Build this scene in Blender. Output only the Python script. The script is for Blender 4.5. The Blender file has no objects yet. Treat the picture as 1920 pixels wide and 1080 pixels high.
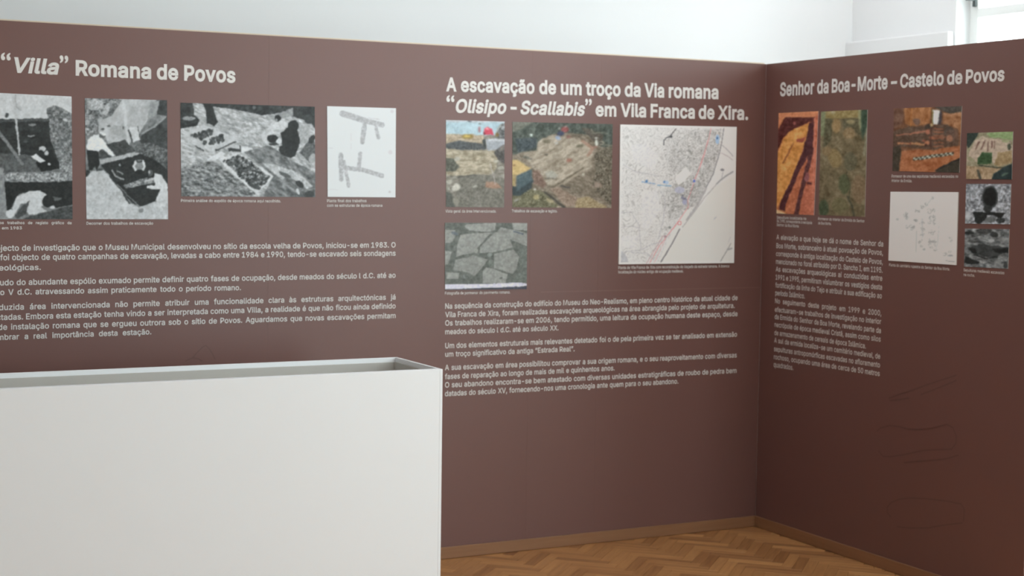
import bpy, bmesh, math, random, os
import numpy as np
from mathutils import Vector, Matrix
from mathutils.geometry import tessellate_polygon
random.seed(7)
S = bpy.context.scene
COL = S.collection

# ------------------------------------------------------------------ camera
cam_d = bpy.data.cameras.new('camera')
cam = bpy.data.objects.new('camera', cam_d)
COL.objects.link(cam)
cam_d.sensor_width = 36.0
cam_d.lens = 2974.1 / 1920 * 36.0
cam_d.clip_start = 0.05
YAW, PITCH, ROLL = math.radians(27.2186), math.radians(-3.76514), math.radians(0.79749)
fwd = Vector((math.sin(YAW) * math.cos(PITCH), math.cos(YAW) * math.cos(PITCH), math.sin(PITCH)))
rt = Vector((math.cos(YAW), -math.sin(YAW), 0))
upv = rt.cross(fwd)
r2 = math.cos(ROLL) * rt + math.sin(ROLL) * upv
u2 = -math.sin(ROLL) * rt + math.cos(ROLL) * upv
cam.matrix_world = Matrix(((r2.x, u2.x, -fwd.x, -4.73497), (r2.y, u2.y, -fwd.y, -6.48072),
                           (r2.z, u2.z, -fwd.z, 1.71070), (0, 0, 0, 1)))
cam_d.dof.use_dof = True
cam_d.dof.focus_distance = 4.6
cam_d.dof.aperture_fstop = 5.8
S.camera = cam

# ------------------------------------------------------------------ view, world, light
S.view_settings.view_transform = 'Standard'
S.view_settings.look = 'None'
S.view_settings.exposure = 0.0
S.view_settings.gamma = 1.0
S.view_settings.use_curve_mapping = False
S.cycles.use_denoising = True
S.cycles.max_bounces = 10
S.cycles.diffuse_bounces = 7
S.cycles.caustics_reflective = False
S.cycles.caustics_refractive = False
world = bpy.data.worlds.new('overcast_sky')
S.world = world
world.use_nodes = True
wn, wl = world.node_tree.nodes, world.node_tree.links
wn.clear()
wo = wn.new('ShaderNodeOutputWorld'); wb = wn.new('ShaderNodeBackground')
wb.inputs['Color'].default_value = (0.91, 0.97, 1.03, 1)
SKY = 8.7
wb.inputs['Strength'].default_value = SKY
wl.new(wb.outputs[0], wo.inputs[0])
LAMP_POWER = 27.0
LAMPS = [(-1.35, -1.1, 'long ceiling light hanging above the front of the brown panels'),
         (0.62, 0.2, 'short added ceiling light, unseen, brightening the white wall behind the brown panels')]  # added unseen lamp, lifts the white corner behind the panels
# room size: the inner faces of its walls
XR, XL, YB, YF, ZC = 1.343, -7.6, 1.0, -7.8, 4.3
# windows of the right wall: y0, y1, sill, head
WINS = [(-0.5, 0.13, 0.95, 2.95), (-5.9, -2.0, 0.95, 3.6)]
FWIN = (-0.5, 1.25, 0.35, 4.0)                   # unseen front window, added to brighten the long partition: x0, x1, sill, head
for (a, b, c, d) in WINS:                      # portals only guide the sky light through the openings
    ld = bpy.data.lights.new('window_portal', 'AREA')
    ld.shape = 'RECTANGLE'; ld.size = b - a; ld.size_y = d - c
    ld.cycles.is_portal = True
    lo = bpy.data.objects.new('window_portal', ld)
    COL.objects.link(lo)
    lo.location = (XR + 0.32, (a + b) / 2, (c + d) / 2)
    lo.rotation_euler = (0, math.radians(90), 0)
    # after this turn the light's size runs along z: swap
    ld.size, ld.size_y = d - c, b - a
ld = bpy.data.lights.new('window_portal', 'AREA')
ld.shape = 'RECTANGLE'; ld.size = FWIN[1] - FWIN[0]; ld.size_y = FWIN[3] - FWIN[2]
ld.cycles.is_portal = True
lo = bpy.data.objects.new('window_portal', ld)
COL.objects.link(lo)
lo.location = ((FWIN[0] + FWIN[1]) / 2, YF - 0.32, (FWIN[2] + FWIN[3]) / 2)
lo.rotation_euler = (math.radians(90), 0, 0)

# ------------------------------------------------------------------ helpers
def lin(c):
    c = np.asarray(c, float) / 255.0
    return np.where(c <= 0.04045, c / 12.92, ((c + 0.055) / 1.055) ** 2.4)

def mat(name, rgb, rough=0.6, spec=0.5, noise=0.0, nscale=30.0, bump=0.0):
    m = bpy.data.materials.new(name); m.use_nodes = True
    nt = m.node_tree; p = nt.nodes['Principled BSDF']
    p.inputs['Roughness'].default_value = rough
    p.inputs['Specular IOR Level'].default_value = spec
    tc = nt.nodes.new('ShaderNodeTexCoord'); n = nt.nodes.new('ShaderNodeTexNoise')
    n.inputs['Scale'].default_value = nscale; n.inputs['Detail'].default_value = 4
    nt.links.new(tc.outputs['Object'], n.inputs['Vector'])
    mx = nt.nodes.new('ShaderNodeMix'); mx.data_type = 'RGBA'
    lo = [v * (1 - noise) for v in rgb]; hi = [min(1, v * (1 + noise)) for v in rgb]
    mx.inputs[6].default_value = (*lo, 1); mx.inputs[7].default_value = (*hi, 1)
    nt.links.new(n.outputs['Fac'], mx.inputs[0]); nt.links.new(mx.outputs[2], p.inputs['Base Color'])
    if bump:
        b = nt.nodes.new('ShaderNodeBump'); b.inputs['Strength'].default_value = bump
        b.inputs['Distance'].default_value = 0.002
        nt.links.new(n.outputs['Fac'], b.inputs['Height']); nt.links.new(b.outputs[0], p.inputs['Normal'])
    return m

def link(name, me, m, parent=None, loc=(0, 0, 0)):
    o = bpy.data.objects.new(name, me); COL.objects.link(o)
    if m is not None and not me.materials: me.materials.append(m)
    o.location = loc
    if parent is not None: o.parent = parent
    return o

def box_me(name, boxes, bevel=0.0):
    bm = bmesh.new()
    for (x0, y0, z0, x1, y1, z1) in boxes:
        r = bmesh.ops.create_cube(bm, size=1.0)
        for v in r['verts']:
            v.co = Vector((x0 + (v.co.x + .5) * (x1 - x0), y0 + (v.co.y + .5) * (y1 - y0), z0 + (v.co.z + .5) * (z1 - z0)))
    if bevel:
        bmesh.ops.bevel(bm, geom=list(bm.edges), offset=bevel, segments=2, affect='EDGES', profile=0.5)
    me = bpy.data.meshes.new(name); bm.to_mesh(me); bm.free()
    return me

def boxes(name, bxs, m, parent=None, bevel=0.0, loc=(0, 0, 0)):
    return link(name, box_me(name, bxs, bevel), m, parent, loc)

def empty(name, loc, label=None, cat=None, group=None):
    o = bpy.data.objects.new(name, None); COL.objects.link(o); o.location = loc
    o.empty_display_size = 0.1
    if label: o['label'] = label
    if cat: o['category'] = cat
    if group: o['group'] = group
    return o

def struct(o): o['kind'] = 'structure'; return o

def wallp(w, u, v, off=0.0):
    """point on a printed wall: u runs along it as one reads, v is the height, off stands out of it"""
    return (u, -off, v) if w == 'A' else (-off, -u, v)

# ------------------------------------------------------------------ materials
M_WHITE = mat('white_wall_paint', (0.75, 0.755, 0.76), 0.85, 0.2, 0.015, 3)
M_CEIL = mat('white_ceiling_paint', (0.82, 0.82, 0.81), 0.9, 0.2, 0.01, 3)
VINYL = (0.165, 0.080, 0.069)
M_VINYL = mat('brown_satin_vinyl', VINYL, 0.40, 0.46, 0.03, 2.5)
M_EDGE = mat('raw_board_edge', (0.72, 0.60, 0.46), 0.7, 0.3, 0.05, 20)
M_SEAM = mat('vinyl_seam', (0.22, 0.12, 0.10), 0.4, 0.5)
M_SKETCH = mat('dark_sketch_ink', (0.128, 0.062, 0.053), 0.42, 0.5)
M_LETTER = mat('off_white_lettering', (0.78, 0.76, 0.74), 0.5, 0.4)
M_PLINTH = mat('white_lacquer', (0.82, 0.835, 0.86), 0.55, 0.4, 0.006, 2)
M_RECESS = mat('recess_shade_grey', (0.50, 0.48, 0.45), 0.6, 0.3, 0.02, 5)  # grey stands in for the shade inside the plinth recess
M_FRAME = mat('white_window_frame', (0.84, 0.86, 0.85), 0.45, 0.5)
M_DARK = mat('dark_hardware', (0.10, 0.12, 0.12), 0.5, 0.5)
M_BOARDW = mat('white_print_board', (0.70, 0.69, 0.67), 0.6, 0.3)

def wood(name, c0, c1, rough, parquet=False):
    m = bpy.data.materials.new(name); m.use_nodes = True
    nt = m.node_tree; N, L = nt.nodes, nt.links; p = N['Principled BSDF']
    p.inputs['Roughness'].default_value = rough; p.inputs['Specular IOR Level'].default_value = 0.4
    uv = N.new('ShaderNodeUVMap') if parquet else N.new('ShaderNodeTexCoord')
    src = uv.outputs['UV'] if parquet else uv.outputs['Object']
    mp = N.new('ShaderNodeMapping'); mp.inputs['Scale'].default_value = (5, 60, 60) if parquet else (3, 3, 60)
    L.new(src, mp.inputs['Vector'])
    n = N.new('ShaderNodeTexNoise'); n.inputs['Scale'].default_value = 1.0; n.inputs['Detail'].default_value = 5
    n.inputs['Distortion'].default_value = 0.6
    L.new(mp.outputs[0], n.inputs['Vector'])
    mx = N.new('ShaderNodeMix'); mx.data_type = 'RGBA'
    mx.inputs[6].default_value = (*c0, 1); mx.inputs[7].default_value = (*c1, 1)
    if parquet:
        at = N.new('ShaderNodeAttribute'); at.attribute_name = 'tone'
        ma = N.new('ShaderNodeMath'); ma.operation = 'MULTIPLY_ADD'
        ma.inputs[1].default_value = 0.75
        L.new(n.outputs['Fac'], ma.inputs[0]); L.new(at.outputs['Fac'], ma.inputs[2])
        L.new(ma.outputs[0], mx.inputs[0])
    else:
        L.new(n.outputs['Fac'], mx.inputs[0])
    L.new(mx.outputs[2], p.inputs['Base Color'])
    return m
M_PARQ = wood('parquet_wood', (0.54, 0.265, 0.098), (0.19, 0.070, 0.023), 0.42, True)
M_BASE = wood('baseboard_wood', (0.31, 0.16, 0.082), (0.23, 0.11, 0.054), 0.4)

def glass():
    m = bpy.data.materials.new('window_glass'); m.use_nodes = True
    N, L = m.node_tree.nodes, m.node_tree.links; N.clear()
    o = N.new('ShaderNodeOutputMaterial'); mx = N.new('ShaderNodeMixShader')
    t = N.new('ShaderNodeBsdfTransparent'); t.inputs[0].default_value = (0.94, 0.98, 0.96, 1)
    g = N.new('ShaderNodeBsdfGlossy'); g.inputs['Roughness'].default_value = 0.02
    f = N.new('ShaderNodeLayerWeight'); f.inputs['Blend'].default_value = 0.5
    pw = N.new('ShaderNodeMath'); pw.operation = 'POWER'; pw.inputs[1].default_value = 5.0
    ad = N.new('ShaderNodeMath'); ad.operation = 'MULTIPLY_ADD'; ad.inputs[1].default_value = 0.9; ad.inputs[2].default_value = 0.04
    L.new(f.outputs['Facing'], pw.inputs[0]); L.new(pw.outputs[0], ad.inputs[0]); L.new(ad.outputs[0], mx.inputs[0]); L.new(t.outputs[0], mx.inputs[1]); L.new(g.outputs[0], mx.inputs[2])
    L.new(mx.outputs[0], o.inputs[0])
    return m
M_GLASS = glass()

M_LAMP = bpy.data.materials.new('opal_diffuser'); M_LAMP.use_nodes = True
_p = M_LAMP.node_tree.nodes['Principled BSDF']
_p.inputs['Base Color'].default_value = (.8, .8, .8, 1); _p.inputs['Emission Color'].default_value = (0.97, 0.98, 1.0, 1)
_p.inputs['Emission Strength'].default_value = LAMP_POWER

# ------------------------------------------------------------------ room shell
T = 0.3
struct(boxes('ceiling', [(XL - T, YF - T, ZC, XR + T, YB + T, ZC + T)], M_CEIL))
struct(boxes('wall_back', [(XL - T, YB, -0.1, XR + T, YB + T, ZC)], M_WHITE))
struct(boxes('wall_left', [(XL - T, YF, -0.1, XL, YB, ZC)], M_WHITE))
FA, FB, FC, FD = FWIN
struct(boxes('wall_front', [(XL - T, YF - T, -0.1, FA, YF, ZC), (FB, YF - T, -0.1, XR + T, YF, ZC),
                            (FA, YF - T, -0.1, FB, YF, FC), (FA, YF - T, FD, FB, YF, ZC)], M_WHITE))
# right wall: solid strips around three tall windows; its lower part is thicker and ends in a narrow ledge
bx = []
ys = [YF] + [v for w in reversed(WINS) for v in w[:2]] + [YB]
for i in range(0, len(ys), 2): bx.append((XR, ys[i], -0.1, XR + T, ys[i + 1], ZC))
for (a, b, c, d) in WINS:
    bx.append((XR, a, -0.1, XR + T, b, c)); bx.append((XR, a, d, XR + T, b, ZC))
wr = struct(boxes('wall_right', bx, M_WHITE))
boxes('wall_ledge', [(XR - 0.045, WINS[0][1] + 0.01, 0.0, XR, YB, 2.566)], M_WHITE, wr, 0.006)

for i, (a, b, c, d) in enumerate(WINS):
    fr = struct(boxes('window_%d' % (i + 1), [
        (XR + .10, a, c, XR + .16, a + .06, d), (XR + .10, b - .06, c, XR + .16, b, d),
        (XR + .10, a, c, XR + .16, b, c + .06), (XR + .10, a, d - .06, XR + .16, b, d)], M_FRAME))
    boxes('transom', [(XR + .095, a + .06, 2.64, XR + .165, b - .06, 2.69)], M_FRAME, fr, 0.004)
    n = 1 if b - a < 1 else 2
    for k in range(1, n):
        y = a + (b - a) * k / n
        boxes('mullion', [(XR + .098, y - .03, c + .06, XR + .162, y + .03, 2.64)], M_FRAME, fr, 0.004)
        boxes('mullion', [(XR + .098, y - .03, 2.69, XR + .162, y + .03, d - .06)], M_FRAME, fr, 0.004)
    for k in range(n):
        y0 = a + .06 if k == 0 else a + (b - a) * k / n + .03
        y1 = b - .06 if k == n - 1 else a + (b - a) * (k + 1) / n - .03
        boxes('pane', [(XR + .128, y0, c + .06, XR + .132, y1, 2.64)], M_GLASS, fr)
        boxes('pane', [(XR + .128, y0, 2.69, XR + .132, y1, d - .06)], M_GLASS, fr)
        yc = y1 + (0.02 if n == 1 else -0.04)
        h = boxes('window_handle', [(XR + .085, yc - .012, 2.70, XR + .098, yc + .012, 2.74),
                                    (XR + .03, yc - .008, 2.73, XR + .09, yc + .008, 2.745)], M_DARK, fr, 0.003)
    boxes('window_sill', [(XR - .03, a - .02, c - .03, XR + .10, b + .02, c)], M_FRAME, fr, 0.005)

fr = struct(boxes('window_3', [(FA, YF - .16, FC, FA + .06, YF - .10, FD), (FB - .06, YF - .16, FC, FB, YF - .10, FD),
                               (FA, YF - .16, FC, FB, YF - .10, FC + .06), (FA, YF - .16, FD - .06, FB, YF - .10, FD)], M_FRAME))  # added window, daylight fill for the long partition
xm = (FA + FB) / 2
boxes('mullion', [(xm - .03, YF - .162, FC + .06, xm + .03, YF - .098, FD - .06)], M_FRAME, fr, 0.004)
boxes('pane', [(FA + .06, YF - .132, FC + .06, xm - .03, YF - .128, FD - .06)], M_GLASS, fr)
boxes('pane', [(xm + .03, YF - .132, FC + .06, FB - .06, YF - .128, FD - .06)], M_GLASS, fr)
boxes('window_sill', [(FA - .02, YF - .10, FC - .03, FB + .02, YF + .03, FC)], M_FRAME, fr, 0.005)

# unseen ceiling luminaires, the second added as fill: opal diffuser, white housing, two rods
def luminaire(x, y, z, label, k):                  # k: length of the tube against the standard one
    e = empty('ceiling_light', (x, y, z), label, 'lamp', 'ceiling lights')
    boxes('housing', [(-.12, -.65 * k, .012, .12, .65 * k, .08)], M_FRAME, e, 0.004)
    boxes('diffuser', [(-.105, -.63 * k, -.006, .105, .63 * k, .0115)], M_LAMP, e)
    for s in (-.5 * k, .5 * k): boxes('rod', [(-.006, s - .006, .081, .006, s + .006, ZC - z)], M_DARK, e)
luminaire(*LAMPS[0][:2], 3.75, LAMPS[0][2], 1.0); luminaire(*LAMPS[1][:2], 3.75, LAMPS[1][2], 0.5)

# ------------------------------------------------------------------ herringbone parquet
W, NL = 0.05, 5
floor = struct(boxes('floor', [(XL - T, YF - T, -0.14, XR + T, YB + T, -0.014)], M_DARK))
blocks = []
c45 = math.sqrt(.5)
def add_block(u0, v0, u1, v1):
    cu, cv = (u0 + u1) / 2, (v0 + v1) / 2
    x, y = (cu - cv) * c45 * W, (cu + cv) * c45 * W
    if XL - .1 < x < XR + .1 and YF - .1 < y < YB + .1:
        blocks.append((x, y, 0 if u1 - u0 > v1 - v0 else 1))
R_ = int(22 / W)
for j in range(-R_, R_):
    for mm in range(-R_ // (2 * NL) - 1, R_ // (2 * NL) + 2):
        s = j + 2 * NL * mm
        if abs(s) > R_ + 20: continue
        add_block(s, j, s + NL, j + 1)
        add_block(s + NL, j - NL + 1, s + NL + 1, j + 1)
def vis(b):
    x, y, _ = b
    if x > 0.03 or y > 0.03: return 99
    if x < -2.3: return 50 - x
    return math.hypot((x + 0.95) * 0.62, (y + 0.35))
blocks.sort(key=vis)
NP = 290
def tone():
    t = random.gauss(0.04, .155)
    if random.random() < .11: t += random.uniform(.22, .45)
    return t
def block_verts(ang, w=W, h=0.0):
    ca, sa = math.cos(ang), math.sin(ang)
    L2, W2 = NL * w / 2 - .0004, w / 2 - .0004
    lo = [(-L2, -W2), (L2, -W2), (L2, W2), (-L2, W2)]
    b = 0.0009
    hi = [(-L2 + b, -W2 + b), (L2 - b, -W2 + b), (L2 - b, W2 - b), (-L2 + b, W2 - b)]
    ring = [(x, y, -0.012) for x, y in lo] + [(x, y, h - b) for x, y in lo] + [(x, y, h) for x, y in hi]
    return [(x * ca - y * sa, x * sa + y * ca, z) for x, y, z in ring], ring
FACES = [(0, 1, 5, 4), (1, 2, 6, 5), (2, 3, 7, 6), (3, 0, 4, 7), (4, 5, 9, 8), (5, 6, 10, 9), (6, 7, 11, 10), (7, 4, 8, 11), (8, 9, 10, 11)]
def make_blocks(name, items):
    V, F, UV, TN = [], [], [], []
    for (x, y, d) in items:
        vs, ring = block_verts(math.radians(45 + 90 * d), h=random.uniform(-.0003, .0003))
        o = len(V); V += [(a + x, b + y, c) for a, b, c in vs]
        ou, ov = random.uniform(0, 50), random.uniform(0, 50); t = tone()
        F += [tuple(o + i for i in f) for f in FACES]
        for f in FACES:
            for i in f: UV += [ring[i][0] + ou, ring[i][1] + ov]
        TN += [t] * 12
    me = bpy.data.meshes.new(name); me.from_pydata(V, [], F)
    uvl = me.uv_layers.new(name='UVMap'); uvl.data.foreach_set('uv', UV)
    at = me.attributes.new('tone', 'FLOAT', 'POINT'); at.data.foreach_set('value', TN)
    me.materials.append(M_PARQ)
    return me
variants = [[make_blocks('plank', [(0, 0, d)]) for _ in range(36)] for d in (0, 1)]
for (x, y, d) in blocks[:NP]:
    link('plank', random.choice(variants[d]), None, floor, (x, y, 0))
pf = link('parquet', make_blocks('parquet', blocks[NP:]), None, floor)
pf['kind'] = 'stuff'

# ------------------------------------------------------------------ measured layout of the prints: (u along the wall, height), metres
SHEETS = {
  'p1': ('A', (-3.7656, 2.0383), (-3.394, 2.0336), (-3.3919, 1.5434), (-3.7655, 1.5426)),
  'p2': ('A', (-3.3414, 2.0291), (-3.008, 2.0327), (-3.0038, 1.5443), (-3.3368, 1.5436)),
  'p3': ('A', (-2.9524, 2.0248), (-2.3666, 2.0285), (-2.3618, 1.641), (-2.9479, 1.6393)),
  'p4': ('A', (-2.3107, 2.0327), (-1.9895, 2.0345), (-1.9882, 1.643), (-2.3057, 1.6426)),
  'q1': ('A', (-1.7461, 1.9905), (-1.4518, 1.9922), (-1.4486, 1.6013), (-1.7413, 1.602)),
  'q2': ('A', (-1.4122, 1.9922), (-0.8799, 1.9977), (-0.8789, 1.6019), (-1.4061, 1.6027)),
  'q3': ('A', (-1.7458, 1.5314), (-1.3289, 1.5306), (-1.3267, 1.2248), (-1.7421, 1.2287)),
  'q4': ('A', (-0.8403, 1.9968), (-0.1734, 2.0045), (-0.1706, 1.3338), (-0.835, 1.3344)),
  'r1': ('B', (0.1135, 2.0744), (0.4242, 2.073), (0.4106, 1.5805), (0.1164, 1.5826)),
  'r2': ('B', (0.4443, 2.0698), (0.7788, 2.0681), (0.7815, 1.5817), (0.4473, 1.5827)),
  'r3': ('B', (0.9583, 2.0666), (1.3838, 2.0615), (1.3808, 1.7827), (0.9596, 1.7902)),
  'r4': ('B', (0.9544, 1.698), (1.3813, 1.7009), (1.3827, 1.3932), (0.9538, 1.3912)),
  'r5': ('B', (1.4196, 1.9479), (1.6809, 1.9482), (1.6826, 1.7555), (1.423, 1.7569)),
  'r6': ('B', (1.424, 1.7359), (1.68, 1.7372), (1.6809, 1.5739), (1.4253, 1.5702)),
  'r7': ('B', (1.4263, 1.5488), (1.6789, 1.5541), (1.679, 1.3934), (1.4274, 1.3888)),
}
HEADINGS = [
 ('villa','A',[
   ('A', (-3.749, 2.1218), (-3.6991, 2.1217), 0.0547, 0),
   ('“', (-3.6659, 2.1215), (-3.6285, 2.1214), 0.055, 0),
   ('Villa', (-3.6153, 2.1214), (-3.4422, 2.1207), 0.0551, 1),
   ('”', (-3.4401, 2.1207), (-3.4062, 2.1206), 0.0559, 0),
   ('Romana', (-3.3774, 2.1205), (-3.0736, 2.1194), 0.0561, 0),
   ('de', (-3.0505, 2.1193), (-2.9613, 2.119), 0.0575, 0),
   ('Povos', (-2.9368, 2.1189), (-2.7183, 2.1181), 0.0579, 0),
 ]),
 ('troco','A',[
   ('A', (-1.7473, 2.1207), (-1.6955, 2.1214), 0.0568, 0),
   ('escavação', (-1.6742, 2.1217), (-1.3005, 2.1264), 0.057, 0),
   ('de', (-1.2754, 2.1267), (-1.1868, 2.1279), 0.0586, 0),
   ('um', (-1.1622, 2.1282), (-1.0511, 2.1296), 0.0589, 0),
   ('troço', (-1.0289, 2.1299), (-0.8396, 2.1323), 0.0594, 0),
   ('da', (-0.8168, 2.1326), (-0.7288, 2.1337), 0.0602, 0),
   ('Via', (-0.7076, 2.134), (-0.5961, 2.1354), 0.0605, 0),
   ('romana', (-0.5706, 2.1357), (-0.2826, 2.1394), 0.0611, 0),
   ('“', (-1.7445, 2.0269), (-1.7054, 2.0273), 0.0558, 0),
   ('Olisipo', (-1.6986, 2.0274), (-1.4438, 2.0299), 0.0559, 1),
   ('-', (-1.4226, 2.0301), (-1.3907, 2.0305), 0.0569, 0),
   ('Scallabis', (-1.3712, 2.0307), (-1.0308, 2.0341), 0.057, 1),
   ('”', (-1.0308, 2.0341), (-0.9955, 2.0344), 0.0582, 0),
   ('em', (-0.974, 2.0346), (-0.8612, 2.0358), 0.0585, 0),
   ('Vila', (-0.8384, 2.036), (-0.6958, 2.0374), 0.0589, 0),
   ('Franca', (-0.6706, 2.0377), (-0.4179, 2.0402), 0.0595, 0),
   ('de', (-0.3959, 2.0404), (-0.3033, 2.0413), 0.0605, 0),
   ('Xira.', (-0.284, 2.0415), (-0.1026, 2.0433), 0.061, 0),
 ]),
 ('senhor','B',[
   ('Senhor', (0.1201, 2.1584), (0.3875, 2.1582), 0.0612, 0),
   ('da', (0.4103, 2.1582), (0.4954, 2.1582), 0.0592, 0),
   ('Boa-Morte', (0.5187, 2.1581), (0.9113, 2.1578), 0.0584, 0),
   ('–', (0.9334, 2.1578), (0.9732, 2.1578), 0.0555, 0),
   ('Castelo', (0.9939, 2.1578), (1.2697, 2.1576), 0.0551, 0),
   ('de', (1.2899, 2.1576), (1.3818, 2.1575), 0.053, 0),
   ('Povos', (1.4014, 2.1575), (1.6227, 2.1573), 0.0522, 0),
 ]),
]
BLOCKS = [
 ('villa','A',[
   ('O projecto de investigação que o Museu Municipal desenvolveu no sítio da escola velha de Povos, iniciou-se em 1983. O', (-3.7505, 1.418), (-1.9848, 1.422), 0.0222),
   ('local foi objecto de quatro campanhas de escavação, levadas a cabo entre 1984 e 1990, tendo-se escavado seis sondagens', (-3.7508, 1.381), (-1.9844, 1.3854), 0.0223),
   ('arqueológicas.', (-3.7511, 1.3406), (-3.5174, 1.3415), 0.0211),
   ('O estudo do abundante espólio exumado permite definir quatro fases de ocupação, desde meados do século I d.C. até ao', (-3.7516, 1.2816), (-1.9835, 1.2876), 0.0223),
   ('século V d.C. atravessando assim praticamente todo o período romano.', (-3.7519, 1.2435), (-2.6922, 1.2453), 0.0218),
   ('A reduzida área intervencionada não permite atribuir uma funcionalidade clara às estruturas arquitectónicas já', (-3.7523, 1.1836), (-1.9825, 1.1906), 0.0223),
   ('detectadas. Embora esta estação tenha vindo a ser interpretada como uma Villa, a realidade é que não ficou ainda definido', (-3.7527, 1.1442), (-1.9821, 1.1512), 0.0223),
   ('tipo de instalação romana que se ergueu outrora sob o sítio de Povos. Aguardamos que novas escavações permitam', (-3.753, 1.1053), (-1.9817, 1.1079), 0.0223),
   ('vislumbrar a real importância desta estação.', (-3.7533, 1.0651), (-3.0741, 1.0695), 0.0216),
 ]),
 ('troco','A',[
   ('Na sequência da construção do edifício do Museu do Neo-Realismo, em pleno centro histórico da atual cidade de', (-1.7397, 1.1433), (-0.1414, 1.1493), 0.0236),
   ('Vila Franca de Xira, foram realizadas escavações arqueológicas na área abrangida pelo projeto de arquitetura.', (-1.7392, 1.1049), (-0.158, 1.1106), 0.0235),
   ('Os trabalhos realizaram-se em 2006, tendo permitido, uma leitura da ocupação humana deste espaço, desde', (-1.7388, 1.0669), (-0.1391, 1.0692), 0.0236),
   ('meados do século I d.C. até ao século XX.', (-1.7383, 1.0275), (-1.1542, 1.0289), 0.0229),
   ('Um dos elementos estruturais mais relevantes detetado foi o de pela primeira vez se ter analisado em extensão', (-1.7375, 0.9641), (-0.1395, 0.9666), 0.0236),
   ('um troço significativo da antiga “Estrada Real”.', (-1.737, 0.9256), (-1.0663, 0.9271), 0.023),
   ('A sua escavação em área possibilitou comprovar a sua origem romana, e o seu reaproveitamento com diversas', (-1.7376, 0.8647), (-0.1381, 0.8625), 0.0237),
   ('fases de reparação ao longo de mais de mil e quinhentos anos.', (-1.7371, 0.8237), (-0.845, 0.8271), 0.0232),
   ('O seu abandono encontra-se bem atestado com diversas unidades estratigráficas de roubo de pedra bem', (-1.7366, 0.7855), (-0.1376, 0.7852), 0.0237),
   ('datadas do século XV, fornecendo-nos uma cronologia ante quem para o seu abandono.', (-1.7362, 0.7461), (-0.481, 0.747), 0.0235),
 ]),
 ('senhor','B',[
   ('A elevação a que hoje se dá o nome de Senhor da', (0.12, 1.4545), (0.913, 1.4522), 0.0233),
   ('Boa Morte, sobranceiro à atual povoação de Povos,', (0.1203, 1.4121), (0.9131, 1.4136), 0.0233),
   ('corresponde à antiga localização do Castelo de Povos,', (0.1205, 1.3733), (0.9134, 1.3718), 0.0233),
   ('mencionado no foral atribuído por D. Sancho I, em 1195.', (0.1207, 1.3344), (0.9134, 1.3344), 0.0233),
   ('As escavações arqueológicas aí conduzidas entre', (0.1209, 1.2969), (0.9135, 1.2977), 0.0233),
   ('1991 e 1995, permitiram vislumbrar os vestígios desta', (0.1212, 1.2565), (0.9137, 1.2577), 0.0234),
   ('fortificação da linha do Tejo e atribuir a sua edificação ao', (0.1214, 1.2175), (0.9138, 1.219), 0.0233),
   ('período Islâmico.', (0.1216, 1.1786), (0.3569, 1.1789), 0.0242),
   ('No seguimento deste projeto em 1999 e 2000,', (0.1218, 1.1395), (0.9141, 1.1408), 0.0234),
   ('efectuaram-se trabalhos de investigação no interior', (0.1221, 1.097), (0.9142, 1.1027), 0.0233),
   ('da Ermida do Senhor da Boa Morte, revelando parte da', (0.1222, 1.0614), (0.9144, 1.0619), 0.0234),
   ('necrópole de época medieval Cristã, assim como silos', (0.1224, 1.0224), (0.9145, 1.0231), 0.0234),
   ('de armazenamento de cereais de época Islâmica.', (0.1227, 0.9818), (0.8147, 0.9827), 0.0236),
   ('A sul da ermida localiza-se um cemitério medieval, de', (0.1228, 0.9441), (0.9148, 0.9453), 0.0235),
   ('sepulturas antropomórficas escavadas no afloramento', (0.1232, 0.9014), (0.9149, 0.9064), 0.0234),
   ('rochoso, ocupando uma área de cerca de 50 metros', (0.1234, 0.8622), (0.915, 0.8674), 0.0234),
   ('quadrados.', (0.1236, 0.823), (0.2819, 0.8242), 0.0244),
 ]),
]
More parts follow.
